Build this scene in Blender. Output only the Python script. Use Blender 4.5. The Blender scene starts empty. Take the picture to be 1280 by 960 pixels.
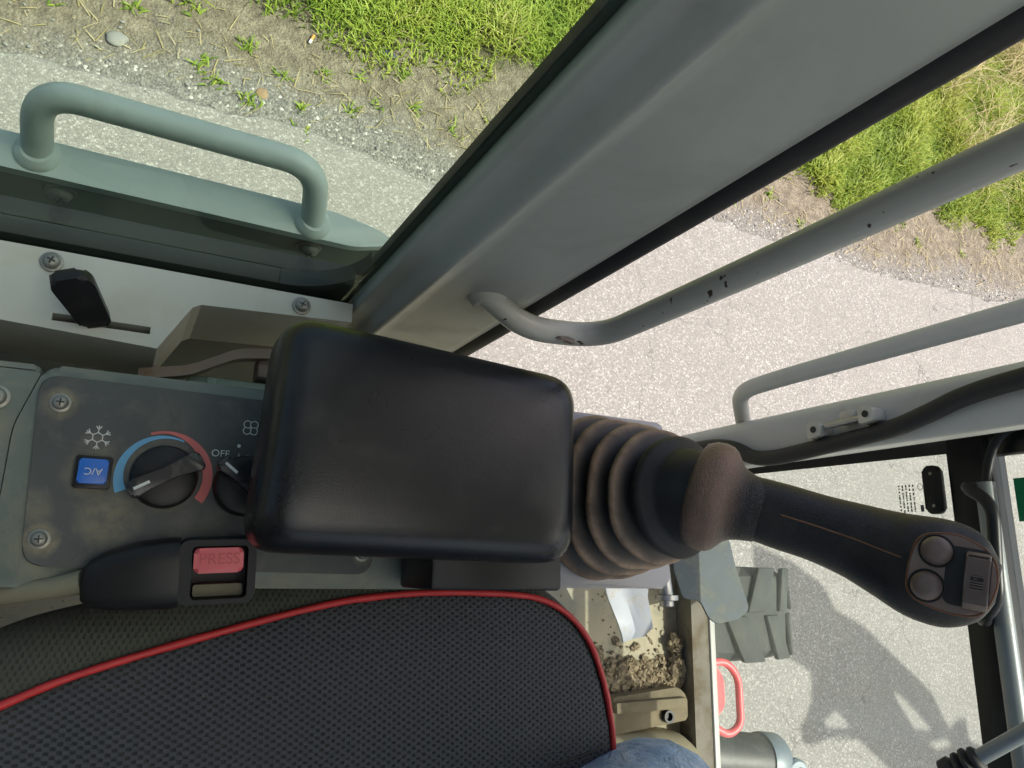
import bpy, bmesh, math, random
import numpy as np
from mathutils import Vector, Matrix
random.seed(7); np.random.seed(7)
R_ = math.radians
scene = bpy.context.scene
COL = scene.collection

# ------------------------------------------------------------------ camera
# Axes in metres: +X towards the front of the machine, +Y to its left, Z up. Z = 0 is about the cab floor.
cam_d = bpy.data.cameras.new('camera'); cam = bpy.data.objects.new('camera', cam_d); COL.objects.link(cam)
cam_d.sensor_width = 36.0; cam_d.lens = 25.875; cam_d.clip_start = 0.02; cam_d.clip_end = 2000
m = Matrix(((0.8831175, -0.1298564, -0.4508224, 0.0),
            (0.0189441, 0.9700170, -0.2422975, 0.0),
            (0.4687693, 0.2054367, 0.8590990, 1.12),
            (0, 0, 0, 1)))
cam.matrix_world = m
scene.camera = cam

# ------------------------------------------------------------------ sky, sun, exposure
SUN_EL, SUN_AZ = R_(61), Vector((0.955, -0.295))          # towards the sun, horizontally
world = bpy.data.worlds.new('World'); scene.world = world; world.use_nodes = True
wn = world.node_tree.nodes; wl = world.node_tree.links
sky = wn.new('ShaderNodeTexSky'); sky.sky_type = 'NISHITA'; sky.sun_disc = False
sky.sun_elevation = SUN_EL; sky.dust_density = 6.0; sky.air_density = 0.8
sky.sun_rotation = math.atan2(SUN_AZ.x, SUN_AZ.y)
bgn = wn['Background']; bgn.inputs['Strength'].default_value = 0.15
wl.new(sky.outputs['Color'], bgn.inputs['Color'])
sun_d = bpy.data.lights.new('sun', 'SUN'); sun_d.energy = 3.6; sun_d.angle = R_(0.53); sun_d.color = (1.0, 0.94, 0.86)
sun = bpy.data.objects.new('sun', sun_d); COL.objects.link(sun)
az = SUN_AZ.normalized()
to_sun = Vector((az.x * math.cos(SUN_EL), az.y * math.cos(SUN_EL), math.sin(SUN_EL)))
sun.rotation_euler = to_sun.to_track_quat('Z', 'Y').to_euler()
sun.location = to_sun * 20
vs = scene.view_settings
vs.view_transform = 'Standard'; vs.look = 'None'; vs.gamma = 1.0; vs.exposure = 0.76; vs.use_curve_mapping = False

cy = scene.cycles
cy.max_bounces = 8; cy.diffuse_bounces = 4; cy.glossy_bounces = 3; cy.transmission_bounces = 4; cy.transparent_max_bounces = 10
cy.caustics_reflective = False; cy.caustics_refractive = False

# ------------------------------------------------------------------ materials
MATS = {}
def new_mat(name):
    mt = bpy.data.materials.new(name); mt.use_nodes = True
    nt = mt.node_tree; bs = nt.nodes['Principled BSDF']
    MATS[name] = mt
    return mt, nt, bs
def node(nt, t, **kw):
    n = nt.nodes.new(t)
    for k, v in kw.items(): setattr(n, k, v)
    return n
def coords(nt, kind='Object'):
    return node(nt, 'ShaderNodeTexCoord').outputs[kind]
def noise(nt, vec, scale, detail=4, rough=0.55, dist=0.0):
    n = node(nt, 'ShaderNodeTexNoise'); n.inputs['Scale'].default_value = scale
    n.inputs['Detail'].default_value = detail; n.inputs['Roughness'].default_value = rough
    n.inputs['Distortion'].default_value = dist
    nt.links.new(vec, n.inputs['Vector']); return n.outputs['Fac']
def ramp(nt, fac, stops, interp='LINEAR'):
    r = node(nt, 'ShaderNodeValToRGB'); r.color_ramp.interpolation = interp
    e = r.color_ramp.elements
    while len(e) < len(stops): e.new(0.5)
    for el, (p, c) in zip(e, stops):
        el.position = p; el.color = (c, c, c, 1) if isinstance(c, (int, float)) else (*c, 1)
    nt.links.new(fac, r.inputs['Fac']); return r.outputs['Color']
def mixc(nt, fac, a, b, blend='MIX'):
    mx = node(nt, 'ShaderNodeMix', data_type='RGBA', blend_type=blend)
    for sock, v in ((mx.inputs['Factor'], fac), (mx.inputs['A'], a), (mx.inputs['B'], b)):
        if hasattr(v, 'is_output'): nt.links.new(v, sock)
        elif isinstance(v, (int, float)): sock.default_value = v
        else: sock.default_value = (*v, 1)
    return mx.outputs['Result']
def mathn(nt, op, a, b=None):
    n = node(nt, 'ShaderNodeMath', operation=op)
    for i, v in enumerate((a, b)):
        if v is None: continue
        if hasattr(v, 'is_output'): nt.links.new(v, n.inputs[i])
        else: n.inputs[i].default_value = v
    return n.outputs[0]
def bump(nt, bs, height, strength=0.3, dist=0.001, prev=None):
    b = node(nt, 'ShaderNodeBump'); b.inputs['Strength'].default_value = strength
    b.inputs['Distance'].default_value = dist
    nt.links.new(height, b.inputs['Height'])
    if prev is not None: nt.links.new(prev, b.inputs['Normal'])
    nt.links.new(b.outputs['Normal'], bs.inputs['Normal']); return b.outputs['Normal']

def worn(name, col, rough=0.5, metal=0.0, dirt=(0.25, 0.2, 0.13), amount=0.3, scale=9, thr=0.55,
         grain=0.0, gscale=900, var=0.12, specks=0.0, speck_col=(0.02, 0.02, 0.02), coat=0.0, spec=0.5):
    """Painted or plastic surface: tone variation, dust patches, fine relief, optional chips."""
    mt, nt, bs = new_mat(name); c = coords(nt)
    n1 = noise(nt, c, scale * 0.6, 5)
    dark = tuple(v * (1 - var) for v in col); lite = tuple(min(1, v * (1 + var)) for v in col)
    base = mixc(nt, ramp(nt, n1, [(0.3, 0.0), (0.7, 1.0)]), dark, lite)
    n2 = noise(nt, c, scale * 2.3, 9, 0.68, 0.4)
    msk = ramp(nt, n2, [(thr, 0.0), (min(0.99, thr + 0.2), amount)])
    base = mixc(nt, msk, base, dirt)
    if specks > 0:
        n3 = noise(nt, c, 120, 3, 0.5)
        base = mixc(nt, ramp(nt, n3, [(0.70 - specks * 0.1, 0.0), (0.715 - specks * 0.1, 1.0)]), base, speck_col)
    nt.links.new(base, bs.inputs['Base Color'])
    nt.links.new(mathn(nt, 'ADD', mathn(nt, 'MULTIPLY', msk, 0.4), mathn(nt, 'ADD', rough - 0.11, mathn(nt, 'MULTIPLY', n2, 0.22))), bs.inputs['Roughness'])
    bs.inputs['Metallic'].default_value = metal; bs.inputs['Coat Weight'].default_value = coat
    bs.inputs['Specular IOR Level'].default_value = spec
    pv = None
    if grain > 0: pv = bump(nt, bs, noise(nt, c, gscale, 2), grain, 0.0006)
    bump(nt, bs, n2, 0.06, 0.002, pv)
    return mt

worn('grey_paint', (0.375, 0.395, 0.36), 0.33, amount=0.30, scale=5, dirt=(0.24, 0.225, 0.18), thr=0.49, grain=0.06, gscale=220, var=0.10)
worn('pale_paint', (0.56, 0.555, 0.51), 0.42, amount=0.25, scale=8, dirt=(0.33, 0.27, 0.18), var=0.06, specks=0.0)
worn('rail_paint', (0.50, 0.49, 0.43), 0.34, amount=0.2, scale=10, specks=0.04, speck_col=(0.06, 0.04, 0.028), var=0.05)
worn('outer_paint', (0.42, 0.50, 0.47), 0.45, amount=0.3, scale=8, dirt=(0.26, 0.25, 0.18))
worn('outer_dark', (0.10, 0.115, 0.10), 0.65, amount=0.4, scale=7, dirt=(0.16, 0.14, 0.09))
worn('cover_paint', (0.47, 0.48, 0.42), 0.5, amount=0.4, scale=9, dirt=(0.40, 0.37, 0.27), thr=0.52, specks=0.0)
worn('console_plastic', (0.118, 0.142, 0.122), 0.5, amount=0.55, scale=8, dirt=(0.30, 0.27, 0.18), thr=0.46, grain=0.12)
worn('faceplate', (0.050, 0.056, 0.055), 0.52, amount=0.38, scale=17, dirt=(0.19, 0.185, 0.145), thr=0.50, grain=0.15, gscale=1500)
worn('armrest_skin', (0.010, 0.0105, 0.012), 0.30, amount=0.16, scale=10, dirt=(0.09, 0.08, 0.065), thr=0.52, grain=0.14, gscale=1000, spec=0.42, var=0.2)
worn('black_rubber', (0.018, 0.018, 0.018), 0.6, amount=0.25, scale=11, dirt=(0.13, 0.11, 0.08))
worn('black_metal', (0.010, 0.011, 0.012), 0.36, amount=0.15, scale=10, dirt=(0.10, 0.085, 0.07), spec=0.3)
worn('black_plastic', (0.012, 0.012, 0.013), 0.40, amount=0.14, scale=16, dirt=(0.15, 0.125, 0.09), grain=0.06, spec=0.3)
worn('gloss_plastic', (0.015, 0.016, 0.017), 0.24, amount=0.2, scale=24, dirt=(0.2, 0.17, 0.12))
worn('bare_steel', (0.42, 0.42, 0.43), 0.38, 0.9, amount=0.4, scale=20, dirt=(0.22, 0.15, 0.09))
worn('screw_steel', (0.26, 0.26, 0.23), 0.45, 0.6, amount=0.5, scale=60, dirt=(0.22, 0.17, 0.10))
worn('lilac_paint', (0.36, 0.35, 0.37), 0.36, amount=0.2, scale=9, dirt=(0.33, 0.26, 0.18), var=0.05)
worn('strap_rust', (0.24, 0.19, 0.15), 0.55, 0.3, amount=0.6, scale=30, dirt=(0.25, 0.13, 0.06))
worn('floor_tan', (0.43, 0.385, 0.27), 0.75, amount=0.6, scale=11, dirt=(0.30, 0.30, 0.26), thr=0.47, grain=0.2, gscale=260, var=0.16, specks=0.3, speck_col=(0.15, 0.11, 0.06))
worn('floor_lip', (0.22, 0.20, 0.155), 0.7, amount=0.7, scale=10, dirt=(0.16, 0.11, 0.06), thr=0.45)
worn('mud', (0.36, 0.29, 0.19), 0.95, amount=0.6, scale=40, dirt=(0.17, 0.13, 0.08), thr=0.45, grain=0.5, gscale=300, var=0.3)
worn('brown_block', (0.20, 0.165, 0.10), 0.8, amount=0.5, scale=18, dirt=(0.34, 0.28, 0.18), thr=0.5, var=0.2)
worn('hump_tan', (0.33, 0.29, 0.19), 0.55, amount=0.4, scale=9, dirt=(0.22, 0.2, 0.13))
worn('pedal_metal', (0.44, 0.46, 0.50), 0.42, 0.35, amount=0.7, scale=14, dirt=(0.38, 0.31, 0.2), thr=0.5)
worn('flap_sheet', (0.085, 0.11, 0.125), 0.6, amount=0.6, scale=11, dirt=(0.30, 0.29, 0.21), thr=0.49)
worn('tyre_rubber', (0.024, 0.029, 0.027), 0.8, amount=0.5, scale=6, dirt=(0.10, 0.105, 0.09), thr=0.45)
worn('red_paint', (0.62, 0.075, 0.085), 0.45, amount=0.3, scale=14, dirt=(0.3, 0.13, 0.1))
worn('red_button', (0.60, 0.10, 0.115), 0.42, amount=0.3, scale=40, dirt=(0.42, 0.22, 0.17))
worn('press_print', (0.46, 0.070, 0.080), 0.5, amount=0.2, scale=40)
worn('red_piping', (0.50, 0.028, 0.030), 0.42, amount=0.2, scale=30, dirt=(0.3, 0.05, 0.04))
worn('blue_button', (0.015, 0.14, 0.55), 0.35, amount=0.12, scale=40)
worn('print_blue', (0.13, 0.38, 0.62), 0.55, amount=0.4, scale=30, dirt=(0.2, 0.22, 0.2))
worn('print_red', (0.55, 0.13, 0.12), 0.55, amount=0.4, scale=30, dirt=(0.3, 0.22, 0.17))
worn('print_white', (0.62, 0.64, 0.60), 0.55, amount=0.3, scale=40)
worn('cream_plastic', (0.62, 0.58, 0.47), 0.5, amount=0.3, scale=40)
worn('webbing', (0.20, 0.19, 0.13), 0.85, amount=0.4, scale=30, grain=0.4, gscale=600)
worn('cylinder_paint', (0.016, 0.019, 0.019), 0.5, amount=0.35, scale=12, dirt=(0.25, 0.24, 0.2))
worn('cylinder_cap', (0.13, 0.165, 0.185), 0.42, 0.2, amount=0.3, scale=20)
worn('body_paint', (0.30, 0.30, 0.28), 0.5, amount=0.4, scale=4)
worn('boom_paint', (0.42, 0.20, 0.03), 0.45, amount=0.3, scale=3)
worn('green_sticker', (0.0, 0.22, 0.08), 0.5, amount=0.1)
worn('stone', (0.22, 0.22, 0.205), 0.9, amount=0.5, scale=25, dirt=(0.22, 0.2, 0.15), grain=0.5, gscale=120)
worn('dry_leaf', (0.24, 0.16, 0.09), 0.8, amount=0.4, scale=60)
worn('scrap', (0.03, 0.045, 0.06), 0.5, amount=0.3, scale=60)
worn('filter_paper', (0.62, 0.28, 0.06), 0.8, amount=0.2)
worn('white_paper', (0.75, 0.74, 0.70), 0.8, amount=0.2)
worn('bar_grey', (0.20, 0.225, 0.23), 0.4, 0.2, amount=0.3, scale=20)
worn('dirt_crust', (0.22, 0.19, 0.11), 0.95, amount=0.5, scale=60, dirt=(0.12, 0.10, 0.06), thr=0.48, grain=0.4)
worn('buckle_black', (0.010, 0.011, 0.012), 0.5, amount=0.12, scale=30, dirt=(0.10, 0.09, 0.06), spec=0.3)
worn('etch_grey', (0.10, 0.105, 0.10), 0.6, amount=0.0)
worn('mirror_black', (0.012, 0.013, 0.014), 0.3, amount=0.1)
worn('green_box', (0.22, 0.30, 0.24), 0.5, amount=0.4, scale=20)
worn('skin', (0.45, 0.27, 0.19), 0.55, amount=0.0)
worn('shirt', (0.06, 0.07, 0.09), 0.9, amount=0.0, grain=0.4)
worn('hair', (0.03, 0.02, 0.015), 0.7, amount=0.0)

# dust caked round the screws, the button and the knobs of the climate panel
def stain(name, spots, col):
    nt = MATS[name].node_tree; bs = nt.nodes['Principled BSDF']; c = coords(nt)
    base = bs.inputs['Base Color'].links[0].from_socket
    jit = node(nt, 'ShaderNodeVectorMath', operation='SCALE'); jit.inputs['Scale'].default_value = 0.007
    nz = node(nt, 'ShaderNodeTexNoise'); nz.inputs['Scale'].default_value = 120; nz.inputs['Detail'].default_value = 6
    nt.links.new(c, nz.inputs['Vector']); nt.links.new(nz.outputs['Color'], jit.inputs[0])
    ad = node(nt, 'ShaderNodeVectorMath', operation='ADD'); nt.links.new(c, ad.inputs[0]); nt.links.new(jit.outputs[0], ad.inputs[1])
    tot = None
    for (x, y, z, r, k) in spots:
        d = node(nt, 'ShaderNodeVectorMath', operation='DISTANCE'); nt.links.new(ad.outputs[0], d.inputs[0]); d.inputs[1].default_value = (x + 0.0035, y + 0.0035, z + 0.0035)
        f = mathn(nt, 'MULTIPLY', ramp(nt, mathn(nt, 'DIVIDE', d.outputs['Value'], r), [(0.55, 1.0), (1.0, 0.0)]), k)
        tot = f if tot is None else mathn(nt, 'MAXIMUM', tot, f)
    tot = mathn(nt, 'MULTIPLY', tot, ramp(nt, noise(nt, c, 90, 6, 0.7), [(0.35, 0.25), (0.6, 1.0)]))
    nt.links.new(mixc(nt, tot, base, col), bs.inputs['Base Color'])
stain('faceplate', [(-0.041, 0.0965, 0.58, 0.0115, 0.9), (-0.040, 0.0115, 0.58, 0.0125, 0.9), (0.162, 0.0085, 0.58, 0.010, 0.7), (0.024, 0.0545, 0.58, 0.0265, 0.6), (-0.017, 0.0535, 0.58, 0.0190, 0.55), (-0.004, 0.026, 0.58, 0.022, 0.55), (-0.047, 0.03, 0.58, 0.014, 0.4), (-0.018, 0.07, 0.58, 0.012, 0.4), (0.05, 0.012, 0.58, 0.03, 0.35)], (0.23, 0.20, 0.125))
# rubber bellows with brown dust lying on its folds
def bellows_material():
    mt, nt, bs = new_mat('bellows_rubber'); c = coords(nt)
    at_ = node(nt, 'ShaderNodeAttribute', attribute_name='rim').outputs['Fac']
    n = noise(nt, c, 26, 8, 0.7, 0.3)
    f = mathn(nt, 'MULTIPLY', mathn(nt, 'POWER', at_, 2.2), ramp(nt, n, [(0.30, 0.15), (0.58, 1.0)]))
    nt.links.new(mixc(nt, f, (0.016, 0.015, 0.014), (0.42, 0.285, 0.19)), bs.inputs['Base Color'])
    bs.inputs['Roughness'].default_value = 0.55
    bump(nt, bs, noise(nt, c, 220, 5, 0.6), 0.18, 0.0012)
bellows_material()
# moulded grip with a leather-like grain
def grip_material(name, col, strength, scale, patina=None):
    mt, nt, bs = new_mat(name); c = coords(nt)
    v = node(nt, 'ShaderNodeTexVoronoi', feature='DISTANCE_TO_EDGE'); v.inputs['Scale'].default_value = scale
    wrp = node(nt, 'ShaderNodeVectorMath', operation='ADD')
    nz = node(nt, 'ShaderNodeTexNoise'); nz.inputs['Scale'].default_value = scale * 0.4
    nt.links.new(c, nz.inputs['Vector'])
    sc = node(nt, 'ShaderNodeVectorMath', operation='SCALE'); sc.inputs['Scale'].default_value = 0.004
    nt.links.new(nz.outputs['Color'], sc.inputs[0])
    nt.links.new(c, wrp.inputs[0]); nt.links.new(sc.outputs[0], wrp.inputs[1])
    nt.links.new(wrp.outputs[0], v.inputs['Vector'])
    h = ramp(nt, v.outputs['Distance'], [(0.0, 0.0), (0.22, 1.0)])
    n2 = noise(nt, c, 22, 7, 0.65)
    base = mixc(nt, ramp(nt, n2, [(0.5, 0.0), (0.75, 0.35)]), col, (0.10, 0.07, 0.05))
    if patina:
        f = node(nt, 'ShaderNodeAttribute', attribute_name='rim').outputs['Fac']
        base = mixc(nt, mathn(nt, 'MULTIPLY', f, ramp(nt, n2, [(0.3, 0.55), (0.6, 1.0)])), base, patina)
    nt.links.new(base, bs.inputs['Base Color'])
    bs.inputs['Roughness'].default_value = 0.35; bs.inputs['Specular IOR Level'].default_value = 0.38
    bump(nt, bs, h, strength, 0.0008)
grip_material('grip_skin', (0.012, 0.0115, 0.0115), 0.28, 620)
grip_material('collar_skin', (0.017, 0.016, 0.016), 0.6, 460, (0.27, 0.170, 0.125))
worn('button_panel', (0.22, 0.155, 0.130), 0.48, amount=0.5, scale=30, dirt=(0.16, 0.085, 0.05), thr=0.52, grain=0.12)
worn('button_rubber', (0.17, 0.124, 0.106), 0.42, amount=0.4, scale=30, dirt=(0.13, 0.09, 0.06), grain=0.15)
worn('dust_rim', (0.22, 0.10, 0.05), 0.8, amount=0.5, scale=60)

# woven seat cloth
def fabric(name, a, b, sx, sy, strength, tint=None, rough=0.85, ang=0.0):
    mt, nt, bs = new_mat(name); c = coords(nt)
    mp = node(nt, 'ShaderNodeMapping'); mp.inputs['Scale'].default_value = (sx, sy, 1); mp.inputs['Rotation'].default_value = (0, 0, ang)
    nt.links.new(c, mp.inputs['Vector'])
    sp = node(nt, 'ShaderNodeSeparateXYZ'); nt.links.new(mp.outputs['Vector'], sp.inputs[0])
    jit = noise(nt, c, 14, 4, 0.6); jit2 = noise(nt, c, 9, 3, 0.5, 0.5)
    ux = mathn(nt, 'SINE', mathn(nt, 'ADD', sp.outputs['X'], mathn(nt, 'MULTIPLY', jit, 5.0)))
    uy = mathn(nt, 'SINE', mathn(nt, 'ADD', sp.outputs['Y'], mathn(nt, 'MULTIPLY', jit2, 6.0)))
    pr = mathn(nt, 'ADD', mathn(nt, 'MULTIPLY', mathn(nt, 'MULTIPLY', ux, uy), 0.5), 0.5)
    fine = noise(nt, c, 1400, 2)
    hh = ramp(nt, pr, [(0.12, 0.0), (0.52, 1.0)])
    col = mixc(nt, hh, a, b)
    big = noise(nt, c, 6, 5)
    col = mixc(nt, ramp(nt, big, [(0.35, 0.0), (0.7, 0.35)]), col, tint or (0.07, 0.07, 0.06))
    lint = noise(nt, c, 260, 3, 0.7, 1.5)
    col = mixc(nt, ramp(nt, lint, [(0.68, 0.0), (0.76, 0.35)]), col, (0.20, 0.19, 0.16))
    nt.links.new(col, bs.inputs['Base Color']); bs.inputs['Roughness'].default_value = rough
    bs.inputs['Sheen Weight'].default_value = 0.15
    pv = bump(nt, bs, fine, 0.25, 0.0005)
    bump(nt, bs, hh, strength, 0.0018, pv)
fabric('seat_cloth', (0.008, 0.0095, 0.012), (0.047, 0.056, 0.067), 830, 1270, 0.75)
fabric('bolster_cloth', (0.016, 0.019, 0.015), (0.046, 0.054, 0.042), 1500, 900, 0.4, tint=(0.10, 0.10, 0.07))
def denim():
    mt, nt, bs = new_mat('denim'); c = coords(nt)
    w = noise(nt, c, 14, 7, 0.7, 0.6)
    col = ramp(nt, w, [(0.30, (0.20, 0.34, 0.58)), (0.5, (0.40, 0.54, 0.74)), (0.66, (0.70, 0.76, 0.82))])
    nt.links.new(col, bs.inputs['Base Color']); bs.inputs['Roughness'].default_value = 0.9
    mp = node(nt, 'ShaderNodeMapping'); mp.inputs['Rotation'].default_value = (0, 0, 0.7); mp.inputs['Scale'].default_value = (2500, 400, 400)
    nt.links.new(c, mp.inputs['Vector'])
    pv = bump(nt, bs, noise(nt, mp.outputs['Vector'], 1, 2), 0.25, 0.0006)
    bump(nt, bs, noise(nt, c, 22, 5, 0.65, 1.6), 0.8, 0.02, pv)
denim()
# safety glass: clear tinted sheet with a reflection and a thin film of dust
def glass(name, tint, dust=0.04, dust_col=(0.6, 0.62, 0.52), refl=0.35):
    mt, nt, bs = new_mat(name); nt.nodes.remove(bs)
    out = nt.nodes['Material Output']; c = coords(nt)
    tr = node(nt, 'ShaderNodeBsdfTransparent'); tr.inputs['Color'].default_value = (*tint, 1)
    gl = node(nt, 'ShaderNodeBsdfGlossy'); gl.inputs['Roughness'].default_value = 0.02
    fr = node(nt, 'ShaderNodeFresnel'); fr.inputs['IOR'].default_value = 1.45
    m1 = node(nt, 'ShaderNodeMixShader'); nt.links.new(mathn(nt, 'MULTIPLY', fr.outputs[0], refl), m1.inputs[0])
    nt.links.new(tr.outputs[0], m1.inputs[1]); nt.links.new(gl.outputs[0], m1.inputs[2])
    df = node(nt, 'ShaderNodeBsdfTranslucent'); df.inputs['Color'].default_value = (*dust_col, 1)
    d2 = node(nt, 'ShaderNodeBsdfDiffuse'); d2.inputs['Color'].default_value = (*dust_col, 1)
    md = node(nt, 'ShaderNodeMixShader'); nt.links.new(df.outputs[0], md.inputs[1]); nt.links.new(d2.outputs[0], md.inputs[2])
    m2 = node(nt, 'ShaderNodeMixShader')
    n = noise(nt, c, 7, 8, 0.7)
    nt.links.new(mathn(nt, 'MULTIPLY', ramp(nt, n, [(0.3, 0.35), (0.75, 1.6)]), dust), m2.inputs[0])
    nt.links.new(m1.outputs[0], m2.inputs[1]); nt.links.new(md.outputs[0], m2.inputs[2])
    nt.links.new(m2.outputs[0], out.inputs['Surface'])
glass('side_glass', (0.90, 0.98, 0.91), 0.005, refl=0.10)
glass('front_glass', (0.945, 0.985, 0.955), 0.085, (0.58, 0.63, 0.56))
glass('clear_glass', (0.94, 0.975, 0.945), 0.012)

# asphalt and verge
def asphalt():
    mt, nt, bs = new_mat('asphalt'); c = coords(nt)
    v = node(nt, 'ShaderNodeTexVoronoi'); v.inputs['Scale'].default_value = 165; nt.links.new(c, v.inputs['Vector'])
    v2 = node(nt, 'ShaderNodeTexVoronoi'); v2.inputs['Scale'].default_value = 330; nt.links.new(c, v2.inputs['Vector'])
    bw = node(nt, 'ShaderNodeSeparateColor'); nt.links.new(v.outputs['Color'], bw.inputs[0])
    bw2 = node(nt, 'ShaderNodeSeparateColor'); nt.links.new(v2.outputs['Color'], bw2.inputs[0])
    stone = ramp(nt, bw.outputs[0], [(0.0, (0.145, 0.139, 0.129)), (0.45, (0.265, 0.253, 0.234)), (0.82, (0.345, 0.33, 0.305)), (0.95, (0.62, 0.605, 0.575))])
    grit = ramp(nt, bw2.outputs[1], [(0.0, (0.20, 0.19, 0.175)), (0.6, (0.275, 0.262, 0.242)), (0.96, (0.44, 0.425, 0.395))])
    col = mixc(nt, 0.45, stone, grit)
    d = ramp(nt, v.outputs['Distance'], [(0.35, 0.0), (0.75, 1.0)])
    col = mixc(nt, mathn(nt, 'MULTIPLY', d, 0.3), col, (0.13, 0.125, 0.118))
    big = noise(nt, c, 2.1, 9, 0.68)
    col = mixc(nt, ramp(nt, big, [(0.35, 0.0), (0.7, 0.5)]), col, (0.225, 0.213, 0.195))
    vc = node(nt, 'ShaderNodeTexVoronoi', feature='DISTANCE_TO_EDGE'); vc.inputs['Scale'].default_value = 1.7
    wv = node(nt, 'ShaderNodeVectorMath', operation='ADD'); nz = node(nt, 'ShaderNodeTexNoise'); nz.inputs['Scale'].default_value = 5
    nz.inputs['Detail'].default_value = 7
    sc = node(nt, 'ShaderNodeVectorMath', operation='SCALE'); sc.inputs['Scale'].default_value = 0.35
    nt.links.new(c, nz.inputs['Vector']); nt.links.new(nz.outputs['Color'], sc.inputs[0])
    nt.links.new(c, wv.inputs[0]); nt.links.new(sc.outputs[0], wv.inputs[1]); nt.links.new(wv.outputs[0], vc.inputs['Vector'])
    crack = ramp(nt, vc.outputs['Distance'], [(0.0, 1.0), (0.006, 0.0)])
    gate = ramp(nt, noise(nt, c, 1.1, 3), [(0.44, 0.0), (0.54, 1.0)])
    col = mixc(nt, mathn(nt, 'MULTIPLY', mathn(nt, 'MULTIPLY', crack, gate), 0.7), col, (0.06, 0.058, 0.055))
    col = mixc(nt, 1.0, col, (0.86, 0.86, 0.85), 'MULTIPLY')
    nt.links.new(col, bs.inputs['Base Color']); bs.inputs['Roughness'].default_value = 0.85
    hgt = mathn(nt, 'ADD', mathn(nt, 'MULTIPLY', d, -0.7), mathn(nt, 'MULTIPLY', bw.outputs[0], 0.5))
    bump(nt, bs, hgt, 0.6, 0.0022)
asphalt()
def verge():
    mt, nt, bs = new_mat('verge_dirt'); c = coords(nt)
    sp = node(nt, 'ShaderNodeSeparateXYZ'); nt.links.new(c, sp.inputs[0])
    wig = mathn(nt, 'MULTIPLY', mathn(nt, 'SUBTRACT', noise(nt, c, 2.2, 6, 0.65), 0.5), 0.5)
    # distance past the broken edge of the asphalt
    t = mathn(nt, 'ADD', mathn(nt, 'SUBTRACT', mathn(nt, 'SUBTRACT', sp.outputs['Y'], mathn(nt, 'MULTIPLY', sp.outputs['X'], 0.045)), 1.30), wig)
    v = node(nt, 'ShaderNodeTexVoronoi'); v.inputs['Scale'].default_value = 120; nt.links.new(c, v.inputs['Vector'])
    sc = node(nt, 'ShaderNodeSeparateColor'); nt.links.new(v.outputs['Color'], sc.inputs[0])
    grav = ramp(nt, sc.outputs[0], [(0.0, (0.12, 0.115, 0.105)), (0.6, (0.20, 0.19, 0.17)), (0.95, (0.27, 0.255, 0.23)), (0.98, (0.5, 0.48, 0.44))])
    nd = noise(nt, c, 26, 8, 0.7)
    dirt = ramp(nt, nd, [(0.28, (0.085, 0.07, 0.05)), (0.5, (0.165, 0.14, 0.10)), (0.68, (0.26, 0.225, 0.165)), (0.8, (0.40, 0.36, 0.28))])
    straw = noise(nt, c, 60, 5, 0.6, 2.5)
    dirt = mixc(nt, ramp(nt, straw, [(0.62, 0.0), (0.70, 0.8)]), dirt, (0.36, 0.30, 0.18))
    col = mixc(nt, ramp(nt, t, [(0.10, 0.0), (0.26, 1.0)]), grav, dirt)
    soil = ramp(nt, nd, [(0.3, (0.06, 0.06, 0.025)), (0.7, (0.15, 0.13, 0.07))])
    col = mixc(nt, ramp(nt, t, [(0.50, 0.0), (0.62, 1.0)]), col, soil)
    nt.links.new(col, bs.inputs['Base Color']); bs.inputs['Roughness'].default_value = 0.95
    bump(nt, bs, mathn(nt, 'ADD', nd, mathn(nt, 'MULTIPLY', v.outputs['Distance'], -0.5)), 0.9, 0.012)
verge()
def grass_material(name, stops):
    mt, nt, bs = new_mat(name)
    f = node(nt, 'ShaderNodeAttribute', attribute_name='tone').outputs['Fac']
    col = ramp(nt, f, stops)
    nt.links.new(col, bs.inputs['Base Color']); bs.inputs['Roughness'].default_value = 0.6
    tl = node(nt, 'ShaderNodeBsdfTranslucent'); nt.links.new(col, tl.inputs['Color'])
    mx = node(nt, 'ShaderNodeMixShader'); mx.inputs[0].default_value = 0.35
    nt.links.new(bs.outputs[0], mx.inputs[1]); nt.links.new(tl.outputs[0], mx.inputs[2])
    nt.links.new(mx.outputs[0], nt.nodes['Material Output'].inputs['Surface'])
grass_material('grass_green', [(0.0, (0.12, 0.20, 0.022)), (0.35, (0.25, 0.35, 0.038)), (0.7, (0.38, 0.43, 0.065)), (0.9, (0.38, 0.37, 0.10)), (1.0, (0.52, 0.45, 0.22))])
grass_material('grass_dry', [(0.0, (0.30, 0.26, 0.10)), (0.5, (0.48, 0.40, 0.20)), (1.0, (0.62, 0.54, 0.33))])

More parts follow.
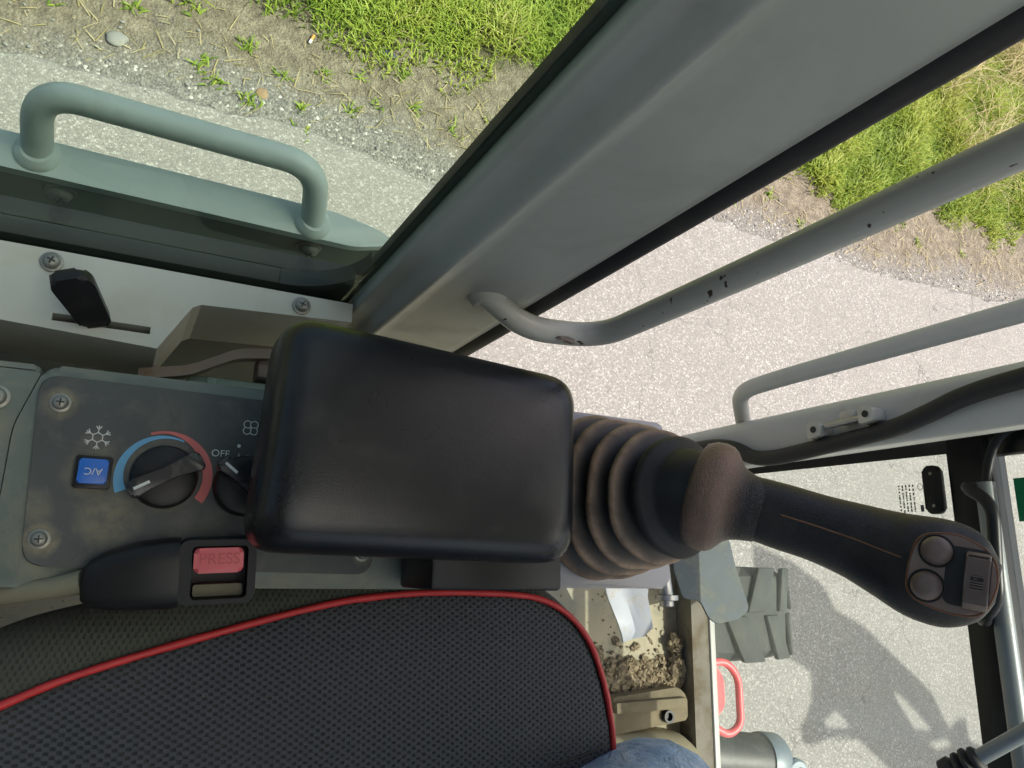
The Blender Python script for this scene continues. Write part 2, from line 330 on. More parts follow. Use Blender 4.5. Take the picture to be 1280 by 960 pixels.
# ------------------------------------------------------------------ mesh helpers
def finish(bm, name, mat, parent=None, smooth=40, loc=None):
    me = bpy.data.meshes.new(name)
    bmesh.ops.recalc_face_normals(bm, faces=bm.faces)
    bm.to_mesh(me); bm.free()
    if mat: me.materials.append(MATS[mat])
    if smooth:
        for p in me.polygons: p.use_smooth = True
        me.set_sharp_from_angle(angle=R_(smooth))
    o = bpy.data.objects.new(name, me); COL.objects.link(o)
    if parent: o.parent = parent
    if loc: o.location = loc
    return o
def tag(o, label=None, cat=None, group=None, kind=None):
    if label: o['label'] = label
    if cat: o['category'] = cat
    if group: o['group'] = group
    if kind: o['kind'] = kind
    return o
def thing(name, label, cat, group=None):
    o = bpy.data.objects.new(name, None); COL.objects.link(o); o.empty_display_size = 0.05
    return tag(o, label, cat, group)
def box(x0, x1, y0, y1, z0, z1, bev=0.0, seg=2, bm=None):
    b = bm or bmesh.new()
    r = bmesh.ops.create_cube(b, size=1.0)
    vs_ = r['verts']
    for v in vs_:
        v.co = Vector(((x0 + x1) / 2 + v.co.x * (x1 - x0), (y0 + y1) / 2 + v.co.y * (y1 - y0), (z0 + z1) / 2 + v.co.z * (z1 - z0)))
    if bev > 0:
        es = list({e for v in vs_ for e in v.link_edges})
        bmesh.ops.bevel(b, geom=es, offset=bev, segments=seg, profile=0.5, affect='EDGES')
    return b
def frame_matrix(o, a, b, c):
    return Matrix(((a.x, b.x, c.x, o.x), (a.y, b.y, c.y, o.y), (a.z, b.z, c.z, o.z), (0, 0, 0, 1)))
def smooth_path(pts, n=8, closed=False):
    P = [Vector(p) for p in pts]
    if len(P) < 3: return P
    out = []
    N = len(P)
    rng = N if closed else N - 1
    for i in range(rng):
        if closed: a, b, c, d = P[(i - 1) % N], P[i], P[(i + 1) % N], P[(i + 2) % N]
        else: a, b, c, d = P[max(i - 1, 0)], P[i], P[i + 1], P[min(i + 2, N - 1)]
        for k in range(n):
            t = k / n
            out.append(0.5 * ((2 * b) + (c - a) * t + (2 * a - 5 * b + 4 * c - d) * t * t + (3 * b - a - 3 * c + d) * t ** 3))
    if not closed: out.append(P[-1])
    return out
def fillet(pts, r, n=6):
    """Polyline with rounded corners of radius-like distance r."""
    P = [Vector(p) for p in pts]; out = [P[0]]
    for i in range(1, len(P) - 1):
        a, b, c = P[i - 1], P[i], P[i + 1]
        d1 = (a - b); d2 = (c - b); rr = min(r, d1.length * 0.49, d2.length * 0.49)
        p = b + d1.normalized() * rr; q = b + d2.normalized() * rr
        for k in range(n + 1):
            t = k / n
            out.append(p * (1 - t) ** 2 + b * 2 * t * (1 - t) + q * t * t)
    out.append(P[-1]); return out
def tube(path, r, seg=14, bm=None, closed=False, caps=True):
    b = bm or bmesh.new()
    P = [Vector(p) for p in path]; N = len(P)
    rad = r if isinstance(r, (list, tuple)) else [r] * N
    t0 = (P[1] - P[0]).normalized()
    u = t0.orthogonal().normalized()
    rings = []
    for i in range(N):
        if closed: t = (P[(i + 1) % N] - P[i - 1]).normalized()
        elif i == 0: t = t0
        elif i == N - 1: t = (P[-1] - P[-2]).normalized()
        else: t = (P[i + 1] - P[i - 1]).normalized()
        u = (u - t * u.dot(t)).normalized(); w = t.cross(u)
        rings.append([b.verts.new(P[i] + (u * math.cos(2 * math.pi * k / seg) + w * math.sin(2 * math.pi * k / seg)) * rad[i]) for k in range(seg)])
    M = N if closed else N - 1
    for i in range(M):
        A, B = rings[i], rings[(i + 1) % N]
        for k in range(seg):
            b.faces.new((A[k], A[(k + 1) % seg], B[(k + 1) % seg], B[k]))
    if caps and not closed:
        b.faces.new(rings[0][::-1]); b.faces.new(rings[-1])
    return b
def lathe(profile, M, seg=32, bm=None, squash=(1, 1)):
    """profile of (r, h) about the local z axis of matrix M."""
    b = bm or bmesh.new(); rings = []
    for r, h in profile:
        rings.append([b.verts.new(M @ Vector((r * squash[0] * math.cos(2 * math.pi * k / seg), r * squash[1] * math.sin(2 * math.pi * k / seg), h))) for k in range(seg)])
    for A, B in zip(rings, rings[1:]):
        for k in range(seg): b.faces.new((A[k], A[(k + 1) % seg], B[(k + 1) % seg], B[k]))
    b.faces.new(rings[0][::-1]); b.faces.new(rings[-1])
    return b
def prism(poly, depth, M, bev=0.0, seg=2, bm=None):
    """poly in the local xy plane of M, extruded along local +z by depth."""
    b = bm or bmesh.new()
    lo = [b.verts.new(M @ Vector((p[0], p[1], 0))) for p in poly]
    hi = [b.verts.new(M @ Vector((p[0], p[1], depth))) for p in poly]
    f0 = b.faces.new(lo[::-1]); f1 = b.faces.new(hi); n = len(poly)
    for k in range(n): b.faces.new((lo[k], lo[(k + 1) % n], hi[(k + 1) % n], hi[k]))
    if bev > 0:
        es = [e for e in f1.edges] + [e for e in f0.edges]
        bmesh.ops.bevel(b, geom=es, offset=bev, segments=seg, profile=0.5, affect='EDGES')
    return b
def rrect(x0, x1, y0, y1, r, n=5):
    out = []
    for cx, cy, a0 in ((x1 - r, y1 - r, 0), (x0 + r, y1 - r, 90), (x0 + r, y0 + r, 180), (x1 - r, y0 + r, 270)):
        for k in range(n + 1):
            a = R_(a0 + 90 * k / n); out.append((cx + r * math.cos(a), cy + r * math.sin(a)))
    return out
def rpoly(poly, r, n=4):
    P = [Vector((*p, 0)) for p in poly]; out = []
    for i in range(len(P)):
        a, b, c = P[i - 1], P[i], P[(i + 1) % len(P)]
        d1 = a - b; d2 = c - b; rr = min(r, d1.length * 0.45, d2.length * 0.45)
        p = b + d1.normalized() * rr; q = b + d2.normalized() * rr
        for k in range(n + 1):
            t = k / n; v = p * (1 - t) ** 2 + b * 2 * t * (1 - t) + q * t * t
            out.append((v.x, v.y))
    return out
def T(x=0, y=0, z=0): return Matrix.Translation((x, y, z))
def text_mesh(txt, size, M, depth=0.0004, name='lettering', mat='print_white', parent=None, bold=0.0):
    cu = bpy.data.curves.new('t', 'FONT'); cu.body = txt; cu.size = size; cu.align_x = 'CENTER'; cu.align_y = 'CENTER'
    cu.extrude = depth; cu.offset = bold
    ob = bpy.data.objects.new('t', cu); COL.objects.link(ob)
    dg = bpy.context.evaluated_depsgraph_get()
    me = bpy.data.meshes.new_from_object(ob.evaluated_get(dg))
    COL.objects.unlink(ob); bpy.data.objects.remove(ob); bpy.data.curves.remove(cu)
    me.transform(M); me.materials.clear(); me.materials.append(MATS[mat]); me.name = name
    o = bpy.data.objects.new(name, me); COL.objects.link(o)
    if parent: o.parent = parent
    return o
X, Y, Z = Vector((1, 0, 0)), Vector((0, 1, 0)), Vector((0, 0, 1))
def screw(pos, nrm, r, parent, name='screw', washer=True, ang=0.4):
    """Pan head screw with a cross recess on a washer."""
    nrm = Vector(nrm).normalized(); u = nrm.orthogonal().normalized(); w = nrm.cross(u)
    u2 = u * math.cos(ang) + w * math.sin(ang); w2 = nrm.cross(u2)
    M = frame_matrix(Vector(pos), u2, w2, nrm)
    b = bmesh.new()
    if washer: lathe([(r * 1.35, 0), (r * 1.35, r * 0.18), (r * 1.2, r * 0.25)], M, 20, b)
    lathe([(r, r * 0.2), (r, r * 0.5), (r * 0.86, r * 0.8), (r * 0.55, r * 0.98), (r * 0.1, r * 1.03)], M, 20, b)
    o = finish(b, name, 'screw_steel', parent)
    c = bmesh.new()
    box(-r * 0.5, r * 0.5, -r * 0.1, r * 0.1, r * 0.9, r * 1.06, bm=c); box(-r * 0.1, r * 0.1, -r * 0.5, r * 0.5, r * 0.9, r * 1.065, bm=c)
    bmesh.ops.transform(c, matrix=M, verts=c.verts)
    finish(c, 'cross_recess', 'black_rubber', o, smooth=0)
    return o

# ================================================================== THE SETTING
GZ = -1.10
# ground sheet to the horizon, finer near the machine
bm = bmesh.new()
bmesh.ops.create_grid(bm, x_segments=8, y_segments=8, size=900)
for v in bm.verts: v.co.z = GZ
tag(finish(bm, 'ground', 'verge_dirt', smooth=0), kind='structure')
# asphalt road with a ragged broken edge
edge = [(-30, 1.2), (-6, 1.30), (-2, 1.34), (-0.45, 1.355), (-0.22, 1.363), (0.04, 1.36), (0.43, 1.335), (0.77, 1.31), (1.02, 1.30), (1.45, 1.37), (1.87, 1.451), (2.33, 1.489), (3.26, 1.48), (4.55, 1.53), (7, 1.62), (12, 1.75), (40, 2.2)]
ex = np.array([e[0] for e in edge]); ey = np.array([e[1] for e in edge])
xs = np.concatenate([np.linspace(-30, -1.5, 20, endpoint=False), np.linspace(-1.5, 6.5, 500, endpoint=False), np.linspace(6.5, 40, 30)])
rag = np.zeros_like(xs)
for fq, amp in ((3.1, 0.018), (7.7, 0.014), (17.0, 0.009), (41.0, 0.006), (90.0, 0.004)):
    rag += amp * np.sin(xs * fq + np.random.rand() * 6) * (0.6 + 0.4 * np.sin(xs * fq * 0.37 + 1))
bm = bmesh.new()
prev = None
for x_, y_ in zip(xs, np.interp(xs, ex, ey) + rag):
    a = bm.verts.new((x_, y_, GZ + 0.012)); b_ = bm.verts.new((x_, -9, GZ + 0.012)); l_ = bm.verts.new((x_, y_ + 0.012, GZ + 0.001))
    if prev: bm.faces.new((prev[1], b_, a, prev[0])); bm.faces.new((prev[0], a, l_, prev[2]))
    prev = (a, b_, l_)
tag(finish(bm, 'road', 'asphalt', smooth=0), kind='structure')

# ---------------------------------------------------------------- grass, weeds and gravel
def blades(name, P, H, W, LEAN, TONE, mat, label, cat, droop=0.35):
    n = len(P); a = np.random.rand(n) * 2 * np.pi
    dx, dy = np.cos(a), np.sin(a); sx, sy = -dy, dx
    V = np.zeros((n, 7, 3)); hs = (0, 0.45, 0.8, 1.0)
    k = 0
    for j, hh in enumerate(hs):
        off = LEAN * hh ** 1.8; zz = H * (hh - droop * hh ** 3 * (LEAN / np.maximum(H, 1e-3)))
        cx = P[:, 0] + dx * off; cy = P[:, 1] + dy * off; cz = P[:, 2] + zz
        ww = W * (1.0, 0.9, 0.6, 0)[j] * 0.5
        if j < 3:
            V[:, k] = np.stack([cx - sx * ww, cy - sy * ww, cz], 1); V[:, k + 1] = np.stack([cx + sx * ww, cy + sy * ww, cz], 1); k += 2
        else: V[:, k] = np.stack([cx, cy, cz], 1)
    base = (np.arange(n) * 7)[:, None]
    q = np.concatenate([base + [0, 1, 3, 2], base + [2, 3, 5, 4]], 0); t = base + [4, 5, 6]
    me = bpy.data.meshes.new(name)
    me.vertices.add(n * 7); me.vertices.foreach_set('co', V.reshape(-1))
    loops = np.concatenate([q.reshape(-1), t.reshape(-1)]); me.loops.add(len(loops)); me.loops.foreach_set('vertex_index', loops.astype(np.int32))
    st = np.concatenate([np.arange(len(q)) * 4, len(q) * 4 + np.arange(len(t)) * 3]); me.polygons.add(len(st))
    me.polygons.foreach_set('loop_start', st.astype(np.int32))
    me.polygons.foreach_set('use_smooth', np.ones(len(st), bool))
    at_ = me.attributes.new('tone', 'FLOAT', 'POINT'); at_.data.foreach_set('value', np.repeat(np.clip(TONE, 0, 1), 7).astype(np.float32))
    me.update(calc_edges=True); me.validate(); me.materials.append(MATS[mat])
    o = bpy.data.objects.new(name, me); COL.objects.link(o)
    return tag(o, label, cat, kind='stuff')
def vnoise(x, y, s, seed):
    r = np.random.RandomState(seed); out = np.zeros_like(x)
    for i in range(6):
        a = r.rand() * 6.28; f_ = s * (0.6 + r.rand() * 1.2); out += np.sin((x * np.cos(a) + y * np.sin(a)) * f_ + r.rand() * 6.28)
    return out / 6 ** 0.5
gex = np.array([-3, -0.6, 0.04, 0.32, 0.57, 0.74, 1.0, 1.28, 1.9, 2.5, 2.95, 3.73, 4.68, 9.0]); gey = np.array([2.0, 1.85, 1.66, 1.69, 1.70, 1.75, 1.79, 1.80, 1.79, 1.76, 1.76, 1.87, 1.96, 2.1])
def scatter(n, x0, x1, y0, y1, dens):
    x = np.random.uniform(x0, x1, n); y = np.random.uniform(y0, y1, n)
    keep = np.random.rand(n) < dens(x, y)
    return x[keep], y[keep]
def gd(x, y):
    t = y - np.interp(x, gex, gey) + 0.07 * vnoise(x, y, 9, 3) + 0.05 * vnoise(x, y, 24, 4)
    return np.clip(t * 4.5, 0, 1)
x1_, y1_ = scatter(190000, -1.2, 6.6, 1.5, 3.1, gd); x2_, y2_ = scatter(80000, 0.0, 8.5, 3.1, 6.2, lambda x, y: np.ones_like(x))
gx = np.concatenate([x1_, x2_]); gy = np.concatenate([y1_, y2_]); n = len(gx)
clump = vnoise(gx, gy, 14, 8); patch = vnoise(gx, gy, 3.5, 9)
Hh = np.clip(0.055 + 0.02 * clump + 0.03 * np.random.rand(n) + 0.03 * np.clip(gy - 2.2, 0, 2), 0.03, 0.3)
Hh *= np.clip((gy - np.interp(gx, gex, gey)) * 4 + 0.35, 0.35, 1)
tone = 0.46 + 0.20 * np.clip(gy - 2.2, 0, 1.2) * np.clip(gx - 1.5, 0, 1) + 0.13 * patch + 0.12 * clump + 0.16 * np.random.randn(n)
blades('grass', np.stack([gx, gy, np.full(n, GZ)], 1), Hh, np.random.uniform(0.004, 0.008, n), Hh * np.random.uniform(0.3, 1.1, n), tone,
       'grass_green', 'dense bright green grass bank beyond the dirt verge', 'grass')
# tall bleached grass on the bank towards the front
def dd(x, y): return np.clip((y - (2.55 - 0.06 * (x - 3.5)) + 0.25 * vnoise(x, y, 5, 21)) * 1.6, 0, 1) * (0.35 + 0.65 * (vnoise(x, y, 7, 22) > -0.1))
gx, gy = scatter(40000, 2.6, 8.0, 2.1, 6.0, dd); n = len(gx)
Hh = np.random.uniform(0.18, 0.42, n)
blades('dry_grass', np.stack([gx, gy, np.full(n, GZ)], 1), Hh, np.random.uniform(0.003, 0.006, n), Hh * np.random.uniform(0.5, 1.2, n), np.random.rand(n),
       'grass_dry', 'tall bleached straw coloured grass leaning over the green bank', 'dry grass', droop=0.45)
# straw litter lying on the dirt strip
gx, gy = scatter(2600, -1.0, 6.0, 1.4, 2.1, lambda x, y: np.clip(1 - np.abs(y - np.interp(x, gex, gey) + 0.17) * 3.6, 0, 1)); n = len(gx)
Hh = np.random.uniform(0.004, 0.014, n)
blades('straw_litter', np.stack([gx, gy, np.full(n, GZ + 0.004)], 1), Hh, np.random.uniform(0.002, 0.004, n), np.random.uniform(0.02, 0.08, n), np.random.rand(n) * 0.8,
       'grass_dry', 'loose dry straw scattered over the dirt strip beside the road', 'straw', droop=0.02)
# weeds: small rosettes on the dirt
wp = []; wt = []
spots = [(-0.16, 1.62), (0.05, 1.50), (0.10, 1.46), (0.18, 1.62), (0.30, 1.55), (0.42, 1.60), (0.52, 1.50), (0.62, 1.55), (0.55, 1.63), (-0.35, 1.55), (0.36, 1.45), (0.75, 1.60), (0.9, 1.55), (0.2, 1.42), (0.02, 1.68), (0.70, 1.70), (2.3, 1.66), (2.7, 1.62), (3.1, 1.68), (3.6, 1.74), (4.0, 1.76), (2.5, 1.72), (0.38, 1.36)]
for sx_, sy_ in spots:
    k = random.randint(6, 22)
    for _ in range(k):
        r = abs(random.gauss(0, 0.018)); a = random.random() * 6.28
        wp.append((sx_ + r * math.cos(a), sy_ + r * math.sin(a), GZ)); wt.append(0.25 + random.gauss(0, 0.2))
wp = np.array(wp); n = len(wp); Hh = np.random.uniform(0.010, 0.032, n)
blades('weeds', wp, Hh, np.random.uniform(0.004, 0.008, n), np.random.uniform(0.012, 0.04, n), np.array(wt), 'grass_green', 'small scattered weed tufts growing in the gravel strip', 'weeds')
# loose gravel
def ico_arrays(sub):
    b = bmesh.new(); bmesh.ops.create_icosphere(b, subdivisions=sub, radius=1); b.verts.index_update()
    v = np.array([q.co[:] for q in b.verts]); f = np.array([[q.index for q in g.verts] for g in b.faces]); b.free(); return v, f
def lumps(name, mats4, mat, sub, jit, smooth):
    bv, bf = ico_arrays(sub); V = []; F = []
    for i, (Mx, s) in enumerate(mats4):
        A = np.array(Mx); V.append(bv @ A[:3, :3].T + A[:3, 3] + np.random.randn(*bv.shape) * s * jit); F.append(bf + i * len(bv))
    me = bpy.data.meshes.new(name); me.from_pydata(np.concatenate(V).tolist(), [], np.concatenate(F).tolist()); me.materials.append(MATS[mat])
    if smooth: me.polygons.foreach_set('use_smooth', np.ones(len(me.polygons), bool))
    o = bpy.data.objects.new(name, me); COL.objects.link(o); return o
LM = []
for i in range(900):
    x_ = random.uniform(-0.9, 5.5); y_ = np.interp(x_, ex, ey) + abs(random.gauss(0, 0.16)) - 0.02
    s = random.choice([0.0018, 0.002, 0.0025, 0.003, 0.0045]) * random.uniform(0.7, 1.3)
    Mx = T(x_, y_, GZ + (0.012 if y_ < np.interp(x_, ex, ey) else 0.003) + s * 0.3) @ Matrix.Rotation(random.random() * 6, 4, 'Z') @ Matrix.Diagonal((s * random.uniform(0.7, 1.5), s, s * 0.6, 1))
    LM.append((Mx, s))
tag(lumps('gravel', LM, 'stone', 1, 0.1, False), 'loose grey gravel along the broken road edge', 'gravel', kind='stuff')
def pebble(name, p, sx_, sy_, h, rot, mat, label, cat):
    b = bmesh.new(); bmesh.ops.create_icosphere(b, subdivisions=3, radius=1)
    for v in b.verts:
        k = 1 + 0.13 * math.sin(v.co.x * 3 + 1) + 0.1 * math.sin(v.co.y * 4 + v.co.x * 2)
        v.co = Vector((v.co.x * sx_ * k, v.co.y * sy_ * k, v.co.z * h))
    o = finish(b, name, mat); o.location = (p[0], p[1], GZ + h * 0.5); o.rotation_euler.z = rot
    return tag(o, label, cat)
pebble('flat_stone', (-0.185, 1.50), 0.034, 0.022, 0.012, 0.3, 'stone', 'flat pale grey stone lying at the road edge above the handle', 'stone')
pebble('dead_leaf', (0.235, 1.465), 0.022, 0.018, 0.004, 1.0, 'dry_leaf', 'brown dead leaf lying on the gravel strip', 'leaf')
pebble('plastic_scrap', (0.64, 1.765), 0.03, 0.015, 0.004, 0.1, 'scrap', 'dark blue plastic scrap at the edge of the grass', 'litter')
t_ = thing('cigarette_butt', 'orange and white cigarette butt lying on the dirt', 'cigarette butt')
d_ = Vector((0.35, 0.94, 0)); p_ = Vector((0.365, 1.70, GZ + 0.008))
finish(tube([p_, p_ + d_ * 0.016], 0.0045, 10), 'paper_end', 'white_paper', t_); finish(tube([p_ + d_ * 0.0162, p_ + d_ * 0.038], 0.0047, 10), 'filter_tip', 'filter_paper', t_)

# ================================================================== THE MACHINE OUTSIDE THE CAB
body = thing('excavator', 'grey excavator upper body and undercarriage beneath the cab', 'excavator')
finish(box(-1.6, 0.98, -1.7, 0.20, -0.42, -0.075, 0.03), 'deck', 'body_paint', body)
finish(box(-1.6, -0.85, -1.7, 0.34, -0.07, 0.62, 0.05), 'engine_cover', 'boom_paint', body)
finish(lathe([(0.45, -0.2), (0.45, 0.2)], T(-0.2, -0.75, -0.62), 32), 'slew_ring', 'black_metal', body)
finish(box(-1.6, 1.2, -1.05, -0.45, -0.9, -0.80, 0.03), 'chassis', 'body_paint', body)
# boom and arm, raised ahead of the cab: out of the picture, they throw the shadow on the road
boom = thing('excavator_boom', 'excavator boom and arm raised ahead of the cab, casting the shadow on the road', 'boom')
shade = [(2.25,0.12),(2.35,0.085),(2.46,0.05),(2.64,-0.04),(2.70,-0.14),(2.87,-0.21),(3.01,-0.31),(3.13,-0.39),(3.28,-0.50),(3.34,-0.60),(3.38,-0.65),(3.43,-0.62),(3.50,-0.62),(3.51,-0.71),(3.60,-0.75),(3.62,-0.70),(3.66,-0.675),(3.71,-0.68),(3.75,-0.72),(3.73,-0.78),(3.93,-0.87),(3.95,-1.04),(3.14,-0.95),(2.94,-0.77),(2.87,-0.72),(2.78,-0.65),(2.64,-0.63),(2.50,-0.65),(2.45,-0.63),(2.45,-0.58),(2.52,-0.49),(2.53,-0.38),(2.43,-0.33),(2.25,-0.30)]
holes = [[(2.59,-0.56),(2.66,-0.53),(2.73,-0.60),(2.59,-0.59)],[(3.02,-0.48),(3.07,-0.50),(3.16,-0.57),(3.25,-0.65),(3.14,-0.64),(3.10,-0.59),(3.05,-0.53)],[(3.22,-0.70),(3.34,-0.69),(3.38,-0.72),(3.27,-0.73)]]
def lift(p):
    """Follow the sunlight up from a point on the road to the sloping underside of the arm."""
    s = to_sun                                   # arm plane: z = 1.38 + 0.12 * (x - 4)
    t = (1.38 + 0.12 * (p[0] - 4) - GZ) / (s.z - 0.12 * s.x)
    return Vector((p[0] + s.x * t, p[1] + s.y * t, GZ + s.z * t))
bm = bmesh.new(); es = []
for loop in [shade] + holes:
    vv = [bm.verts.new(lift(p)) for p in loop]
    es += [bm.edges.new((vv[i], vv[(i + 1) % len(vv)])) for i in range(len(vv))]
bmesh.ops.triangle_fill(bm, edges=es, use_beauty=True)
ext = bmesh.ops.extrude_face_region(bm, geom=list(bm.faces))
bmesh.ops.translate(bm, vec=to_sun * 0.10, verts=[g for g in ext['geom'] if isinstance(g, bmesh.types.BMVert)])
finish(bm, 'arm', 'boom_paint', boom, smooth=0)
finish(tube(smooth_path([(1.2, -1.5, -0.3), (1.9, -1.75, 1.4), (2.9, -1.9, 2.7), (4.6, -1.9, 2.75), (5.6, -1.6, 2.1)], 6), [0.16] * 25, 4), 'boom_beam', 'boom_paint', boom, smooth=0)

# front wheel
wheel = thing('wheel', 'dusty black lugged tyre below the front window', 'wheel')
WC = Vector((1.395, -0.10, -0.68)); MW = frame_matrix(WC, X, Z, -Y)
prof = [(0.22, -0.10), (0.30, -0.115), (0.36, -0.112), (0.385, -0.09), (0.395, 0.0), (0.385, 0.09), (0.36, 0.112), (0.30, 0.115), (0.22, 0.10)]
finish(lathe(prof, MW, 56), 'tyre', 'tyre_rubber', wheel)
finish(lathe([(0.02, -0.05), (0.21, -0.06), (0.225, -0.102), (0.235, -0.102), (0.235, 0.102), (0.225, 0.102), (0.2, 0.05), (0.02, 0.05)], MW, 40), 'rim', 'outer_paint', wheel)
lug = box(-0.036, 0.036, -0.113, -0.004, -0.002, 0.012, 0.005)
for v in lug.verts: v.co.x += 0.5 * (v.co.y + 0.06)
lm = finish(lug, 'tread_block', 'tyre_rubber', wheel)
first = True
for s in (1, -1):
    for k in range(18):
        a = 2 * math.pi * (k + (0.5 if s > 0 else 0)) / 18
        rd = X * math.cos(a) + Z * math.sin(a); tg = Z * math.cos(a) - X * math.sin(a)
        o = lm if first else lm.copy()
        if not first: COL.objects.link(o)
        first = False
        o.parent = wheel
        o.matrix_local = frame_matrix(WC + rd * 0.388, tg, Y * s, rd)
# red tow hook plate
hook = thing('tow_hook', 'red steel plate with a bent rod loop seen through front window', 'hook')
finish(prism(rpoly([(1.155, -0.215), (1.212, -0.20), (1.235, -0.225), (1.235, -0.29), (1.20, -0.312), (1.155, -0.312)], 0.012), 0.02, T(0, 0, -0.215), 0.003), 'plate', 'red_paint', hook)
finish(tube(fillet([(1.17, -0.20, -0.195), (1.235, -0.19, -0.19), (1.268, -0.225, -0.185), (1.268, -0.325, -0.185), (1.235, -0.345, -0.19), (1.17, -0.31, -0.195)], 0.03), 0.0085, 12), 'loop', 'red_paint', hook)
screw((1.19, -0.255, -0.195), Z, 0.007, hook, 'bolt', False)
# hydraulic cylinder
cyl = thing('hydraulic_cylinder', 'dark grey hydraulic cylinder with a pale end cap below front window', 'cylinder')
A0 = Vector((1.05, -0.395, -0.42)); A1 = Vector((1.60, -0.475, -0.40)); dr = (A1 - A0).normalized()
MC = frame_matrix(A0, dr.cross(Z).normalized(), dr.cross(dr.cross(Z)).normalized(), dr); Lc = (A1 - A0).length
finish(lathe([(0.058, 0), (0.062, 0.01), (0.062, Lc - 0.07)], MC, 32), 'barrel', 'cylinder_paint', cyl)
cp = finish(lathe([(0.066, Lc - 0.069), (0.068, Lc - 0.06), (0.068, Lc - 0.02), (0.058, Lc - 0.005), (0.048, Lc), (0.044, Lc + 0.012), (0.03, Lc + 0.014)], MC, 32), 'end_cap', 'cylinder_cap', cyl)
EP = A1 + Vector((0.0, -0.02, 0.045)); ME = frame_matrix(EP, X, Y, Z)
finish(lathe([(0.040, -0.04), (0.040, 0.016), (0.034, 0.022), (0.022, 0.022), (0.021, 0.018), (0.012, 0.018), (0.011, 0.024), (0.004, 0.025)], ME, 28), 'pin_head', 'cylinder_cap', cyl)

# side deck with grab handle, outside the left window
deck = thing('side_guard', 'grey green side guard with a bent tube grab handle outside left window', 'guard')
gp = rpoly([(-1.2, 0.366), (0.05, 0.352), (0.20, 0.350), (0.252, 0.364), (0.225, 0.378), (0.175, 0.387), (0.05, 0.389), (-1.2, 0.402)], 0.012)
finish(prism(gp, 0.012, T(0, 0, 0.338), 0.004), 'top_flange', 'outer_paint', deck)
finish(box(-1.2, 0.240, 0.362, 0.378, 0.02, 0.338, 0.003), 'inner_panel', 'outer_dark', deck)
hb = [(-0.112, 0.375, 0.348), (-0.112, 0.405, 0.415), (0.138, 0.400, 0.415), (0.150, 0.368, 0.348)]
finish(tube(fillet(hb, 0.045, 10), 0.0135, 18), 'grab_handle', 'outer_paint', deck)
for p in (hb[0], hb[3]):
    finish(lathe([(0.020, 0), (0.0195, 0.003), (0.0165, 0.006), (0.0135, 0.009)], T(p[0], p[1], 0.3495), 24), 'weld_collar', 'outer_paint', deck)
for p in ((-0.093, 0.3615, 0.306), (0.158, 0.3615, 0.300), (-0.035, 0.3615, 0.235)):
    screw(p, -Y, 0.011, deck, 'bolt')
finish(tube([Vector((-0.03 + 0.085 * math.cos(a), 0.20 + 0.075 * math.sin(a), 0.40)) for a in np.linspace(0.35, 2.8, 24)], 0.008, 12), 'hose', 'strap_rust', deck)
finish(box(-1.2, 0.14, 0.215, 0.36, -0.02, 0.02, 0.004), 'gutter', 'black_rubber', deck)

# ================================================================== THE CAB
cab = thing('excavator_cab', 'grey excavator cab frame with open door side and wide pillar', 'cab')
WY = 0.21                                         # inner face of the left wall
# wide rear door pillar
pp = [(0.1545, 0.2285), (0.1545, 0.2140), (0.1562, 0.2112), (0.1585, 0.2104), (0.1670, 0.2095), (0.1710, 0.2070), (0.1745, 0.2015), (0.1768, 0.1985), (0.1795, 0.1975), (0.1825, 0.1985), (0.1855, 0.2010), (0.1900, 0.2030), (0.1960, 0.2035), (0.262, 0.2035), (0.272, 0.2055), (0.278, 0.212), (0.278, 0.252), (0.262, 0.262), (0.178, 0.262), (0.166, 0.2285)]
finish(prism(pp, 1.85, T(0, 0, -0.07)), 'door_pillar', 'grey_paint', cab, smooth=50)
finish(tube([(0.2845, 0.2165, -0.05), (0.2845, 0.2165, 1.7)], 0.0125, 14), 'door_seal', 'black_rubber', cab)
finish(box(0.2785, 0.298, 0.226, 0.252, -0.05, 1.7, 0.004), 'seal_flange', 'black_rubber', cab)
# rear side window
finish(box(-0.72, 0.1555, 0.2165, 0.2215, 0.520, 1.60), 'side_window', 'side_glass', cab, smooth=0)
finish(box(0.1480, 0.1543, 0.2222, 0.2300, 0.40, 1.62, 0.0004), 'window_seal', 'black_rubber', cab)
cq = [(0.1479, 0.40), (0.1479, 0.600)] + [(0.1479 - 0.055 * (1 - math.cos(R_(a))), 0.600 - 0.070 * math.sin(R_(a))) for a in range(10, 91, 10)] + [(0.0929, 0.40)]
finish(prism(cq[::-1], 0.0135, Matrix(((1, 0, 0, 0), (0, 0, 1, 0.2225), (0, 1, 0, 0), (0, 0, 0, 1)))), 'window_corner_seal', 'black_rubber', cab)
finish(box(-0.74, 0.0928, 0.2225, 0.2360, 0.40, 0.5298, 0.001), 'window_sill_seal', 'black_rubber', cab)
finish(box(-0.74, 0.164, 0.2363, 0.250, 0.40, 0.5298, 0.001), 'window_sill', 'black_rubber', cab)
finish(box(-0.74, 0.1365, 0.2225, 0.240, 1.57, 1.62, 0.003), 'window_head_seal', 'black_rubber', cab)
finish(box(-0.80, -0.70, 0.20, 0.255, -0.07, 1.72, 0.02), 'rear_pillar', 'grey_paint', cab)
finish(box(-0.72, 0.1535, 0.2225, 0.250, -0.07, 0.398, 0.004), 'lower_wall', 'outer_dark', cab)
